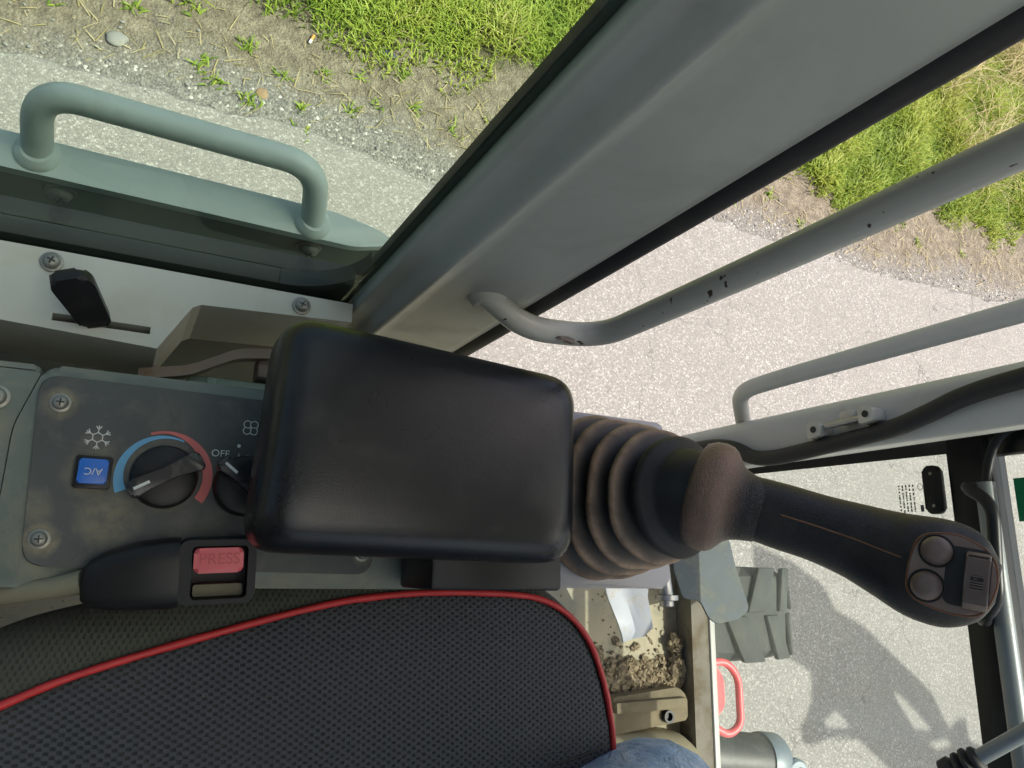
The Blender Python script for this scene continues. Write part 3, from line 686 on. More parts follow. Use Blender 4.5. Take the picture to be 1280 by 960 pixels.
# roof with an added hatch, rear wall and right side with their windows
bm = bmesh.new(); es = []
for lp in (rrect(-0.86, 1.135, -1.02, 0.30, 0.06), rrect(-0.16, 0.44, -0.78, 0.06, 0.05)):
    vv = [bm.verts.new((p[0], p[1], 1.70)) for p in lp]; es += [bm.edges.new((vv[i], vv[(i + 1) % len(vv)])) for i in range(len(vv))]
bmesh.ops.triangle_fill(bm, edges=es, use_beauty=True)
ext = bmesh.ops.extrude_face_region(bm, geom=list(bm.faces)); bmesh.ops.translate(bm, vec=(0, 0, 0.07), verts=[g for g in ext['geom'] if isinstance(g, bmesh.types.BMVert)])
finish(bm, 'roof', 'grey_paint', cab, smooth=30)
finish(prism(rrect(-0.155, 0.435, -0.775, 0.055, 0.045), 0.006, T(0, 0, 1.74)), 'added_hatch', 'clear_glass', cab, smooth=0)  # unseen glass hatch, added overhead to let sky light into the cab
finish(box(-0.86, -0.80, -1.0, 0.20, -0.07, 0.60, 0.01), 'rear_wall', 'grey_paint', cab)
finish(box(-0.85, -0.845, -0.92, 0.18, 0.60, 1.70), 'rear_window', 'clear_glass', cab, smooth=0)
finish(box(-0.86, -0.78, -1.02, -0.93, -0.07, 1.70, 0.015), 'rear_pillar', 'grey_paint', cab)
finish(box(-0.78, 1.02, -1.0, -0.96, -0.07, 0.45, 0.01), 'right_wall', 'grey_paint', cab)
finish(box(-0.78, 1.02, -0.985, -0.98, 0.45, 1.70), 'right_window', 'clear_glass', cab, smooth=0)
finish(box(1.02, 1.10, -1.0, -0.92, -0.07, 1.70, 0.015), 'front_pillar', 'grey_paint', cab)
# left front pillar: the door closes on its pale rear face
fp = rpoly([(0.868, 0.163), (0.860, 0.180), (0.858, 0.224), (0.872, 0.236), (1.085, 0.250), (1.085, 0.205), (1.03, 0.188)], 0.008)
finish(prism(fp, 1.80, T(0, 0, -0.06)), 'front_pillar', 'pale_paint', cab)
sp_ = smooth_path([(0.850, 0.202, 0.12), (0.850, 0.200, 0.215), (0.850, 0.190, 0.262), (0.850, 0.172, 0.300), (0.850, 0.166, 0.345), (0.850, 0.171, 0.43), (0.850, 0.179, 0.53), (0.850, 0.191, 0.585), (0.850, 0.203, 0.63), (0.850, 0.211, 0.70), (0.850, 0.218, 0.86), (0.850, 0.222, 1.66)], 8)
finish(tube(sp_, 0.0115, 12), 'door_seal', 'black_rubber', cab)
# striker on the pillar
st_ = finish(box(0.846, 0.8575, 0.195, 0.213, 0.462, 0.482, 0.002), 'striker_bracket', 'cream_plastic', cab)
for z0, dy in ((0.418, -0.006), (0.500, 0.002)):
    o = finish(prism(rpoly([(0.187 + dy, z0), (0.212 + dy, z0), (0.206 + dy, z0 + 0.022), (0.190 + dy, z0 + 0.022)], 0.003), 0.024, frame_matrix(Vector((0.858, 0, 0)), Y, Z, -X), 0.002), 'striker_bracket', 'cream_plastic', cab)
    finish(lathe([(0.0045, 0), (0.0045, 0.0012)], frame_matrix(Vector((0.8337, 0.199 + dy, z0 + 0.011)), Y, Z, -X), 16), 'hole', 'black_rubber', o)
finish(tube([(0.842, 0.196, 0.442), (0.842, 0.199, 0.500)], 0.0042, 12), 'striker_pin', 'bare_steel', cab)
# grab rails: inside on the rear pillar, outside on the front pillar
r1 = fillet([(0.232, 0.206, 0.632), (0.270, 0.187, 0.626), (0.334, 0.187, 0.637), (0.339, 0.188, 0.80), (0.339, 0.190, 1.45), (0.27, 0.206, 1.50)], 0.05, 10)
g1 = finish(tube(r1, 0.0100, 20), 'grab_rail', 'rail_paint', cab)
finish(lathe([(0.018, -0.004), (0.0175, 0.002), (0.0135, 0.006), (0.0105, 0.009)], frame_matrix(Vector((0.234, 0.2065, 0.629)), X, Z, -Y), 24), 'weld_collar', 'rail_paint', g1)
b = bmesh.new(); bmesh.ops.create_icosphere(b, subdivisions=3, radius=1)
for v in b.verts:
    k = 1 + 0.22 * math.sin(v.co.x * 5 + 0.5) + 0.15 * math.sin(v.co.y * 9 + v.co.x * 3)
    v.co = Vector((v.co.x * 0.0085 * k, v.co.y * 0.0030, v.co.z * 0.0044 * k))
o = finish(b, 'chipped_paint', 'strap_rust', g1); o.location = (0.3030, 0.1795, 0.6375); o.rotation_euler = (0.75, 0.05, 0.0)
r2 = fillet([(0.90, 0.245, 0.235), (0.828, 0.272, 0.300), (0.818, 0.272, 0.38), (0.800, 0.272, 1.40), (0.88, 0.245, 1.45)], 0.04, 10)
finish(tube(r2, 0.0125, 18), 'grab_rail', 'pale_paint', cab)
# floor
finish(box(-0.78, 0.985, -0.955, 0.198, -0.072, -0.05, 0.002), 'floor_plate', 'floor_tan', cab)
finish(prism([(0.985, -0.072), (0.985, -0.052), (0.978, 0.0), (1.015, 0.004), (1.015, -0.072)], 1.12, frame_matrix(Vector((0, 0.185, 0)), X, Z, -Y), 0.002), 'floor_lip', 'floor_lip', cab)
finish(box(1.0155, 1.028, -0.94, 0.185, -0.06, 0.008, 0.002), 'glass_channel', 'pale_paint', cab)
for p in ((0.88, -0.115), (0.905, -0.155), (0.86, -0.165), (0.945, -0.07), (0.948, -0.115), (0.935, -0.03)):
    finish(lathe([(0.0055, 0), (0.005, 0.003), (0.003, 0.004)], T(p[0], p[1], -0.0498), 12), 'rivet', 'floor_tan', cab)
# lower front window, crossbar and upper windscreen
def slab(name, p0, p1, y0, y1, th, mat, sm=0):
    p0, p1 = Vector((p0[0], 0, p0[1])), Vector((p1[0], 0, p1[1])); d = (p1 - p0).normalized(); nn = Vector((d.z, 0, -d.x)) * th
    b = bmesh.new(); q = [p0, p1, p1 + nn, p0 + nn]
    lo = [b.verts.new((v.x, y0, v.z)) for v in q]; hi = [b.verts.new((v.x, y1, v.z)) for v in q]
    b.faces.new(lo[::-1]); b.faces.new(hi)
    for k in range(4): b.faces.new((lo[k], lo[(k + 1) % 4], hi[(k + 1) % 4], hi[k]))
    return finish(b, name, mat, cab, smooth=sm)
lw = slab('lower_front_window', (1.030, -0.05), (1.105, 0.47), -0.92, 0.196, 0.005, 'front_glass')
slab('window_edge_seal', (1.026, -0.05), (1.100, 0.47), 0.180, 0.2045, 0.003, 'black_rubber')
finish(box(1.088, 1.125, -0.92, 0.205, 0.452, 0.505, 0.005), 'crossbar', 'black_metal', cab)
finish(box(1.080, 1.118, -0.92, 0.205, 0.508, 0.522, 0.003), 'windscreen_frame', 'black_metal', cab)
uw = finish(box(1.096, 1.101, -0.92, 0.205, 0.522, 1.70), 'windscreen', 'clear_glass', cab, smooth=0)
finish(box(1.075, 1.095, 0.165, 0.215, 0.522, 1.70, 0.006), 'windscreen_frame', 'black_metal', cab)
# bar running along the crossbar, its bent end and the black grab handle
finish(tube(fillet([(1.055, 0.215, 0.66), (1.060, 0.195, 0.545), (1.060, 0.13, 0.520), (1.060, -0.35, 0.520)], 0.045), 0.0062, 14), 'bent_tube', 'black_metal', cab)
finish(tube([(1.062, 0.128, 0.5195), (1.062, -0.30, 0.520)], 0.0125, 18), 'steel_bar', 'bar_grey', cab)
finish(tube(fillet([(1.088, 0.123, 0.495), (1.020, 0.120, 0.515), (1.010, 0.095, 0.555), (1.010, -0.03, 0.545), (1.020, -0.055, 0.515), (1.088, -0.058, 0.490)], 0.03), 0.0085, 14), 'grab_handle', 'black_metal', cab)
# latch block fixed to the lower glass with two screws
hb_ = finish(prism(rrect(-0.036, 0.036, -0.0125, 0.0125, 0.008), 0.014, frame_matrix(Vector((1.089, 0.126, 0.432)), Y, Vector((0.142, 0, 0.99)), Vector((-0.99, 0, 0.142))), 0.004), 'glass_latch', 'black_plastic', cab)
for dy in (-0.024, 0.024):
    finish(lathe([(0.0026, 0), (0.0022, 0.001), (0.001, 0.0014)], frame_matrix(Vector((1.0752, 0.126 + dy, 0.434)), Y, Z, -X), 12), 'screw', 'screw_steel', hb_)
# maker's etching on the lower glass: tiny rows of print, a dark block and an oval
gd_ = Vector((0.1427, 0, 0.9898)); gn = Vector((-0.9898, 0, 0.1427)); GM = frame_matrix(Vector((1.0828, 0.115, 0.392)), -Y, gd_, gn)
b = bmesh.new(); random.seed(3)
for row in range(5):
    y_ = -0.016 + row * 0.0054; x_ = -0.022
    while x_ < 0.020:
        w_ = random.uniform(0.0015, 0.005)
        box(x_, x_ + w_, y_, y_ + 0.0022, 0.0004, 0.0007, bm=b); x_ += w_ + random.choice([0.0009, 0.0009, 0.0025])
box(0.010, 0.0200, 0.0150, 0.0200, 0.0004, 0.0007, bm=b)
bmesh.ops.transform(b, matrix=GM, verts=b.verts)
finish(b, 'glass_etching', 'etch_grey', lw, smooth=0)
finish(tube([GM @ Vector((-0.018 + 0.005 * math.cos(a), 0.0175 + 0.0035 * math.sin(a), 0.0006)) for a in np.linspace(0, 6.1, 20)], 0.00045, 6), 'glass_etching', 'etch_grey', lw)
# green sticker on the windscreen
finish(box(1.0945, 1.0956, 0.075, 0.134, 0.540, 0.60), 'sticker', 'green_sticker', uw, smooth=0)
finish(box(1.0938, 1.0944, 0.085, 0.125, 0.556, 0.580), 'sticker_print', 'print_white', uw, smooth=0)

# ================================================================== LEFT CONSOLE
con = thing('control_console', 'grey green plastic side console with dusty climate control panel', 'console')
finish(prism(rpoly([(-0.064, -0.017), (0.31, -0.017), (0.31, 0.123), (-0.052, 0.121), (-0.064, 0.08)], 0.008), 0.20, T(0, 0, 0.377), 0.005), 'console_body', 'console_plastic', con)
finish(prism(rpoly([(-0.40, -0.017), (-0.0648, -0.017), (-0.0648, 0.080), (-0.0532, 0.1205), (-0.40, 0.118)], 0.006), 0.20, T(0, 0, 0.375), 0.004), 'rear_panel', 'console_plastic', con)
screw((-0.0755, 0.097, 0.5755), Z, 0.0055, con)
fpl = finish(prism(rpoly([(-0.0545, 0.114), (-0.0475, -0.0045), (0.170, -0.007), (0.174, 0.113)], 0.013, 6), 0.0022, T(0, 0, 0.5774), 0.0006, 1), 'faceplate', 'faceplate', con)
FZ = 0.5798
for p in ((-0.041, 0.0965), (-0.040, 0.0115), (0.162, 0.0085)):
    screw((p[0], p[1], FZ), Z, 0.0046, con, 'screw', True, random.random())
# printed marks
def ring_arc(cx, cy, r0, r1, a0, a1, z, name, mat, n=28, taper=None):
    b = bmesh.new(); pr = None
    for k in range(n + 1):
        t = k / n; a = R_(a0 + (a1 - a0) * t)
        ra, rb = r0, r1
        if taper: ra, rb = taper(t)
        p = b.verts.new((cx + ra * math.cos(a), cy + ra * math.sin(a), z)); q = b.verts.new((cx + rb * math.cos(a), cy + rb * math.sin(a), z))
        if pr: b.faces.new((pr[0], p, q, pr[1]))
        pr = (p, q)
    return finish(b, name, mat, fpl, smooth=0)
KX, KY = 0.024, 0.0545
ring_arc(KX, KY, 0.0235, 0.0300, 205, 68, FZ + 0.0003, 'print_arc', 'print_blue', taper=lambda t: (0.0235 + 0.002 * t, 0.0300 - 0.0036 * t))
ring_arc(KX, KY, 0.0240, 0.0300, -33, 112, FZ + 0.0006, 'print_arc', 'print_red', taper=lambda t: (0.0240 + 0.0045 * min(1, max(0, (t - 0.45) / 0.4)), 0.0302))
def strokes(segs, cx, cy, w, name):
    b = bmesh.new()
    for (xa, ya, xb, yb) in segs:
        a = Vector((cx + xa, cy + ya, 0)); c = Vector((cx + xb, cy + yb, 0)); d = (c - a).normalized(); nrm = Vector((-d.y, d.x, 0)) * w
        zz = Vector((0, 0, FZ + 0.0003))
        b.faces.new([b.verts.new(v + zz) for v in (a - nrm, c - nrm, c + nrm, a + nrm)])
    return finish(b, name, 'print_white', fpl, smooth=0)
seg = []
for k in range(6):
    a = R_(90 + 60 * k); a2 = R_(90 + 60 * (k + 1)); ca, sa = math.cos(a), math.sin(a)
    seg.append((0.0032 * math.cos(a), 0.0032 * math.sin(a), 0.0078 * ca, 0.0078 * sa))
    seg.append((0.0032 * ca, 0.0032 * sa, 0.0032 * math.cos(a2), 0.0032 * math.sin(a2)))
    for dg_ in (38, -38):
        seg.append((0.0052 * ca, 0.0052 * sa, 0.0052 * ca + 0.0027 * math.cos(a + R_(dg_)), 0.0052 * sa + 0.0027 * math.sin(a + R_(dg_))))
strokes(seg, -0.0175, 0.0765, 0.00032, 'snowflake_icon')
seg = []
for k in range(4):
    cx_, cy_ = 0.0032 * math.cos(R_(45 + 90 * k)), 0.0032 * math.sin(R_(45 + 90 * k))
    q = [(cx_ + 0.0026 * math.cos(R_(t)), cy_ + 0.0026 * math.sin(R_(t))) for t in range(0, 301, 30)]
    q = [(cx_ + 0.0026 * math.cos(R_(t + 90 * k)), cy_ + 0.0026 * math.sin(R_(t + 90 * k))) for t in range(-60, 241, 30)]
    seg += [(*q[i], *q[i + 1]) for i in range(len(q) - 1)]
strokes(seg, 0.0755, 0.0925, 0.00032, 'fan_icon')
text_mesh('OFF', 0.0068, T(0.0575, 0.0725, FZ + 0.0002), 0.0001, 'off_lettering', 'print_white', fpl)
finish(lathe([(0.0012, 0), (0.0012, 0.0003)], T(0.069, 0.079, FZ), 14), 'dot_print', 'print_white', fpl)
strokes([(0, 0, 0, -0.0022), (0.006, -0.0003, 0.006, -0.0025)], 0.0695, 0.0735, 0.00025, 'tick_print')
# push button
bz = finish(prism(rrect(-0.0275, -0.0065, 0.0435, 0.0640, 0.002), 0.0045, T(0, 0, FZ), 0.001), 'button_bezel', 'black_plastic', con)
bt = finish(prism(rrect(-0.0252, -0.0088, 0.0462, 0.0618, 0.0015), 0.0065, T(0, 0, FZ + 0.0012), 0.0012), 'push_button', 'blue_button', bz)
text_mesh('A/C', 0.0062, T(-0.0168, 0.0540, FZ + 0.0078) @ Matrix.Rotation(math.pi, 4, 'Z'), 0.0001, 'button_lettering', 'print_white', bz)
# rotary knobs with a raised pointer bar
def knob(cx, cy, ang, name='rotary_knob'):
    M0 = T(cx, cy, FZ) @ Matrix.Rotation(R_(ang), 4, 'Z')
    k = finish(lathe([(0.0208, 0), (0.0206, 0.004), (0.0190, 0.0075), (0.0165, 0.0085), (0.002, 0.0085)], M0, 40), name, 'black_plastic', con)
    poly = [(-0.0235, -0.0045), (-0.021, -0.0060), (-0.010, -0.0042), (0.004, -0.0040), (0.014, -0.0056), (0.0215, -0.0075), (0.0235, -0.0055), (0.0235, 0.0035), (0.021, 0.0062), (0.012, 0.0050), (0.0, 0.0042), (-0.012, 0.0052), (-0.021, 0.0058), (-0.0240, 0.0035)]
    br = finish(prism(rpoly(poly, 0.003, 3), 0.0125, M0 @ T(0, 0, 0.0082), 0.0016, 3), 'pointer_bar', 'gloss_plastic', k)
    b = bmesh.new(); box(-0.0205, -0.0105, -0.0009, 0.0009, 0.0208, 0.02115, bm=b); bmesh.ops.transform(b, matrix=M0, verts=b.verts)
    finish(b, 'pointer_mark', 'print_white', br, smooth=0)
knob(KX + 0.0005, KY - 0.0005, 31)
knob(0.0755, 0.0515, -38)

# pale sheet cover under the window with a slotted lever
cov = thing('lever_cover', 'pale grey sheet metal ledge under window with a slotted black lever', 'cover')
cp_ = [(-0.42, 0.213), (0.1525, 0.213), (0.1525, 0.197), (0.036, 0.1905), (0.030, 0.187), (0.010, 0.1515), (-0.42, 0.175)]
slot = [(-0.058, 0.1615), (0.004, 0.1615), (0.004, 0.1670), (-0.058, 0.1670)]
bm = bmesh.new(); es = []
for lp in (cp_, slot):
    vv = [bm.verts.new((p[0], p[1], 0.538)) for p in lp]; es += [bm.edges.new((vv[i], vv[(i + 1) % len(vv)])) for i in range(len(vv))]
bmesh.ops.triangle_fill(bm, edges=es, use_beauty=True)
ext = bmesh.ops.extrude_face_region(bm, geom=list(bm.faces)); bmesh.ops.translate(bm, vec=(0, 0, -0.10), verts=[g for g in ext['geom'] if isinstance(g, bmesh.types.BMVert)])
finish(bm, 'cover_plate', 'cover_paint', cov, smooth=25)
finish(box(-0.056, 0.002, 0.1625, 0.166, 0.50, 0.51), 'slot_floor', 'black_rubber', cov, smooth=0)
screw((-0.064, 0.2035, 0.5382), Z, 0.0055, cov); screw((0.1105, 0.2035, 0.5382), Z, 0.0055, cov)
Ma = frame_matrix(Vector((-0.0335, 0.164, 0.545)), Vector((0.93, 0.36, 0)).normalized(), Vector((-0.30, 0.52, 0.80)).normalized(), Vector((0, 0, 0)))
lv_b = Vector((-0.030, 0.1642, 0.535)); lv_t = Vector((-0.050, 0.184, 0.582)); ax_ = (lv_t - lv_b).normalized(); sd = Vector((0.96, 0.28, 0)); sd = (sd - ax_ * sd.dot(ax_)).normalized(); nr = sd.cross(ax_)
finish(prism(rpoly([(-0.0095, 0.004), (0.0095, 0.0), (0.0120, 0.042), (0.008, 0.051), (-0.0105, 0.053), (-0.0135, 0.047)], 0.004), 0.010, frame_matrix(lv_b - nr * 0.005, sd, ax_, nr), 0.003, 3), 'lever_handle', 'black_plastic', cov)
finish(tube([lv_b - ax_ * 0.014, lv_b + ax_ * 0.006], 0.004, 10), 'lever_stem', 'bare_steel', cov)
# cranked strap and small green box in the gap behind the armrest
strap = thing('bent_strap', 'rusty cranked flat bar in the gap behind the armrest', 'bracket')
b = bmesh.new(); path = [(0.000, 0.141, 0.495), (0.036, 0.148, 0.498), (0.070, 0.166, 0.503), (0.120, 0.173, 0.503)]
path = fillet(path, 0.008, 4); pr = None
for p in path:
    ring = [b.verts.new((p.x, p.y - 0.0042, p.z)), b.verts.new((p.x, p.y + 0.0042, p.z)), b.verts.new((p.x, p.y + 0.0042, p.z - 0.012)), b.verts.new((p.x, p.y - 0.0042, p.z - 0.012))]
    if pr:
        for k in range(4): b.faces.new((pr[k], pr[(k + 1) % 4], ring[(k + 1) % 4], ring[k]))
    else: b.faces.new(ring[::-1])
    pr = ring
b.faces.new(pr); finish(b, 'flat_bar', 'strap_rust', strap, smooth=30)
finish(box(0.088, 0.108, 0.150, 0.168, 0.470, 0.496, 0.002), 'clamp', 'strap_rust', strap)
gb = thing('duct_box', 'small pale green metal duct edge behind the console', 'duct')
finish(box(0.036, 0.20, 0.1275, 0.1475, 0.40, 0.488, 0.003), 'duct', 'green_box', gb)
finish(box(0.050, 0.058, 0.129, 0.146, 0.4885, 0.491, 0.001), 'duct_clip', 'green_box', gb)

# ================================================================== ARMREST
arm = thing('armrest', 'smooth black padded armrest over the console', 'armrest')
b = bmesh.new(); NX, NY = 40, 30
ap = rpoly([(0.0655, 0.006), (0.277, 0.003), (0.279, 0.133), (0.073, 0.147)], 0.022, 7)
lo_ = [(p[0], p[1]) for p in ap]; cx0 = 0.168; cy0 = 0.071
rings = []
for k, (ins, z) in enumerate([(0.010, 0.648), (0.003, 0.650), (0.0, 0.655), (0.0, 0.677), (0.0010, 0.6845), (0.0036, 0.6910), (0.0080, 0.6960), (0.0130, 0.6986), (0.0190, 0.6997), (0.030, 0.7003), (0.045, 0.7006)]):
    ring = []
    for p in lo_:
        d = Vector((cx0 - p[0], cy0 - p[1])); sx_ = 1 - ins / 0.108; sy_ = 1 - ins / 0.066
        ring.append(b.verts.new((cx0 + (p[0] - cx0) * sx_, cy0 + (p[1] - cy0) * sy_, z)))
    rings.append(ring)
for A, B in zip(rings, rings[1:]):
    for k in range(len(A)): b.faces.new((A[k], A[(k + 1) % len(A)], B[(k + 1) % len(A)], B[k]))
b.faces.new(rings[0][::-1]); b.faces.new(rings[-1])
finish(b, 'pad', 'armrest_skin', arm, smooth=50)
finish(box(0.190, 0.292, -0.0155, 0.10, 0.585, 0.648, 0.003), 'support', 'black_plastic', arm)

# ================================================================== JOYSTICK
joy = thing('joystick', 'black joystick lever with ribbed dusty rubber boot and thumb buttons', 'joystick')
finish(prism(rpoly([(0.316, -0.0155), (0.446, -0.0155), (0.446, 0.135), (0.316, 0.135)], 0.008), 0.19, T(0, 0, 0.392), 0.004), 'base_box', 'lilac_paint', joy)
B0 = Vector((0.376, 0.062, 0.583)); B1 = Vector((0.389, 0.0545, 0.703))
az_ = (B1 - B0).normalized(); ux = (X - az_ * X.dot(az_)).normalized(); uy = az_.cross(ux)
MB_ = frame_matrix(B0, ux, uy, az_)
b = bmesh.new(); rim = b.verts.layers.float.new('rim')
segs = [(0.070, 0.0), (0.071, 0.006)]
bel = [(0.0, 0.071, 0), (0.006, 0.072, 1), (0.010, 0.064, 0.0)]
z = 0.010; r_out = 0.0695
prof = [(0.070, 0.0, 0.2), (0.0715, 0.004, 0.9), (0.0715, 0.008, 1.0), (0.068, 0.012, 0.5), (0.059, 0.015, 0.0), (0.057, 0.018, 0.0)]
for i, ro in enumerate((0.0665, 0.0605, 0.0545)):
    h0 = 0.021 + i * 0.020
    prof += [(ro - 0.012, h0, 0.1), (ro - 0.001, h0 + 0.0025, 0.75), (ro, h0 + 0.0060, 1.0), (ro - 0.0015, h0 + 0.0090, 1.0), (ro - 0.006, h0 + 0.0115, 0.45), (ro - 0.0150, h0 + 0.0135, 0.0), (ro - 0.0190, h0 + 0.0165, 0.0)]
prof += [(0.0435, 0.081, 0.1), (0.0470, 0.084, 0.15), (0.0475, 0.088, 0.2), (0.0450, 0.092, 0.1), (0.0385, 0.095, 0.0), (0.0365, 0.100, 0.0), (0.0350, 0.108, 0.0), (0.030, 0.118, 0.0), (0.024, 0.126, 0.0)]
rings = []; SEG = 64
for (r, h, f) in prof:
    ring = []
    for k in range(SEG):
        a = 2 * math.pi * k / SEG
        wob = 1 + 0.012 * math.sin(3 * a + h * 60) + 0.006 * math.sin(7 * a + h * 200)
        # squarish section near the base, round above
        sq = max(0.0, 1 - h / 0.09) * 0.10
        rr = r * wob * (1 + sq * (abs(math.sin(2 * a)) - 0.5))
        v = b.verts.new(MB_ @ Vector((rr * math.cos(a), rr * math.sin(a), h))); v[rim] = f; ring.append(v)
    rings.append(ring)
for A, Bq in zip(rings, rings[1:]):
    for k in range(SEG): b.faces.new((A[k], A[(k + 1) % SEG], Bq[(k + 1) % SEG], Bq[k]))
finish(b, 'rubber_boot', 'bellows_rubber', joy, smooth=80)
# collar: a flaring disc under the hand grip
stations = [(0.4048, 0.0491, 0.7150, 0.0225), (0.4242, 0.0401, 0.7334, 0.0238), (0.4409, 0.0316, 0.7517, 0.0240), (0.4572, 0.0223, 0.7701, 0.0265), (0.4663, 0.0132, 0.7885, 0.0302), (0.4760, 0.0050, 0.8055, 0.0345), (0.4880, 0.0000, 0.8190, 0.0335), (0.4960, -0.0038, 0.8300, 0.0256), (0.4985, -0.0048, 0.8380, 0.0120)]
GA = (Vector(stations[2][:3]) - Vector(stations[0][:3])).normalized()
gx_ = (X - GA * X.dot(GA)).normalized(); gy_ = GA.cross(gx_)
CC = Vector((0.3905, 0.0545, 0.7005)); MCo = frame_matrix(CC, gx_, gy_, GA)
b = bmesh.new(); rim = b.verts.layers.float.new('rim'); rings = []
for r, h in [(0.012, -0.014), (0.030, -0.016), (0.0372, -0.0125), (0.0405, -0.006), (0.0412, 0.0005), (0.0402, 0.0060), (0.0372, 0.0102), (0.0328, 0.0134), (0.0288, 0.0165), (0.0264, 0.0205), (0.0246, 0.026), (0.0226, 0.036)]:
    ring = [b.verts.new(MCo @ Vector((r * math.cos(2 * math.pi * k / 64), r * math.sin(2 * math.pi * k / 64), h))) for k in range(64)]
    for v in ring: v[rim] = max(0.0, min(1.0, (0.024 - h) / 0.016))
    rings.append(ring)
for A, Bq in zip(rings, rings[1:]):
    for k in range(64): b.faces.new((A[k], A[(k + 1) % 64], Bq[(k + 1) % 64], Bq[k]))
b.faces.new(rings[0][::-1]); b.faces.new(rings[-1])
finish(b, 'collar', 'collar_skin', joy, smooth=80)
# hand grip, lofted along its bent axis
HN = Vector((-0.848, -0.002, 0.530)).normalized()          # the button face looks back at the operator
HA = Vector((0.501, -0.328, 0.801)); HA = (HA - HN * HA.dot(HN)).normalized(); HW = HN.cross(HA)
b = bmesh.new(); P = smooth_path([s[:3] for s in stations], 5); Rr = [v.x for v in smooth_path([(s[3], 0, 0) for s in stations], 5)]
rings = []; SEG = 48
for i, (p, r) in enumerate(zip(P, Rr)):
    t = i / (len(P) - 1)
    tn = (P[min(i + 1, len(P) - 1)] - P[max(i - 1, 0)]).normalized()
    if t > 0.6: tn = (tn * (1 - (t - 0.6) * 2) + HA * ((t - 0.6) * 2)).normalized()
    w = HN.cross(tn).normalized(); n_ = tn.cross(w).normalized()
    th = r * (0.95 - 0.30 * max(0, min(1, (t - 0.35) / 0.35)))
    ring = []
    for k in range(SEG):
        a = 2 * math.pi * k / SEG; ca, sa = math.cos(a), math.sin(a)
        e = 0.85 if t > 0.5 else 1.0
        ca2 = math.copysign(abs(ca) ** e, ca); sa2 = math.copysign(abs(sa) ** e, sa)
        ring.append(b.verts.new(p + w * (r * ca2) + n_ * (th * sa2)))
    rings.append(ring)
for A, Bq in zip(rings, rings[1:]):
    for k in range(SEG): b.faces.new((A[k], A[(k + 1) % SEG], Bq[(k + 1) % SEG], Bq[k]))
b.faces.new(rings[0][::-1]); b.faces.new(rings[-1])
finish(b, 'hand_grip', 'grip_skin', joy, smooth=60)
# moulding seam along the grip
PH = Vector((0.4450, 0.0012, 0.8420))                       # centre of the button face
MH = frame_matrix(PH, HA, HW, HN)
pan = [(-0.0205, 0.0168), (-0.0013, 0.0234), (0.0171, 0.0171), (0.0222, 0.0027), (0.0191, -0.0179), (0.0010, -0.0218), (-0.0197, -0.0189), (-0.0218, 0.0007)]
pan = [(p[0] * 1.04, p[1] * 1.04) for p in pan]
bp = finish(prism(rpoly(pan, 0.010, 5), 0.014, MH @ T(0, 0, -0.0115), 0.0015), 'button_panel', 'button_panel', joy, smooth=35)
finish(tube([MH @ Vector((p[0] * 1.02, p[1] * 1.02, 0.0008)) for p in rpoly(pan, 0.010, 5)], 0.0008, 8, closed=True), 'panel_seam', 'dust_rim', bp)
for (a, w) in ((-0.0105, 0.0108), (-0.0110, -0.0110)):
    o = finish(lathe([(0.0086, 0.0015), (0.0086, 0.0030), (0.0080, 0.0052), (0.0062, 0.0074), (0.0035, 0.0086), (0.0008, 0.0089)], MH @ T(a, w, 0.001), 32), 'thumb_button', 'button_rubber', joy, smooth=60)
    finish(tube([MH @ Vector((a + 0.0094 * math.cos(q), w + 0.0094 * math.sin(q), 0.0027)) for q in np.linspace(0, 6.283, 28, endpoint=False)], 0.0006, 6, closed=True), 'button_ring', 'black_rubber', o)
rk = Matrix.Rotation(R_(8), 4, 'Z')
finish(prism(rrect(-0.0135, 0.0098, -0.0172, 0.0172, 0.004), 0.0026, MH @ T(0.0098, 0.0012, 0.0003) @ rk, 0.0006), 'rocker_well', 'black_rubber', joy)
rkb = finish(prism([(-0.0165, 0.0), (0.0165, 0.0), (0.0165, 0.0065), (0.0130, 0.0115), (0.004, 0.0102), (-0.004, 0.0102), (-0.0130, 0.0115), (-0.0165, 0.0065)], 0.0125, MH @ T(0.0188, 0.0012, 0.001) @ rk @ frame_matrix(Vector((0, 0, 0)), Y, Z, -X) @ T(0, 0, 0.0), 0.0012), 'rocker_switch', 'button_rubber', joy)
b = bmesh.new()
for k in range(19):
    y_ = -0.0135 + k * 0.0015
    box(-0.0024, 0.0080, y_ - 0.00035, y_ + 0.00035, 0.0090, 0.0108 + 0.0010 * (abs(y_) / 0.0135) ** 2, bm=b)
bmesh.ops.transform(b, matrix=MH @ T(0.0098, 0.0012, 0.0012) @ rk, verts=b.verts)
finish(b, 'rocker_ribs', 'button_rubber', rkb, smooth=0)
finish(prism(rrect(-0.0032, 0.0032, -0.0042, 0.0042, 0.0008), 0.0016, MH @ T(0.0127, -0.0005, 0.0104) @ rk, 0.0004), 'rocker_pad', 'black_plastic', rkb)
seamp = []
for i, (p, r) in enumerate(zip(P, Rr)):
    t = i / (len(P) - 1)
    if 0.12 < t < 0.56:
        tn = (P[i + 1] - P[i - 1]).normalized(); w = HN.cross(tn).normalized(); n_ = tn.cross(w).normalized()
        th = r * (0.95 - 0.30 * max(0, min(1, (t - 0.35) / 0.35)))
        a = R_(88); seamp.append(p + w * (r * math.cos(a)) + n_ * (th * math.sin(a) + 0.0001))
finish(tube(seamp, 0.0005, 6), 'mould_seam', 'dust_rim', joy)

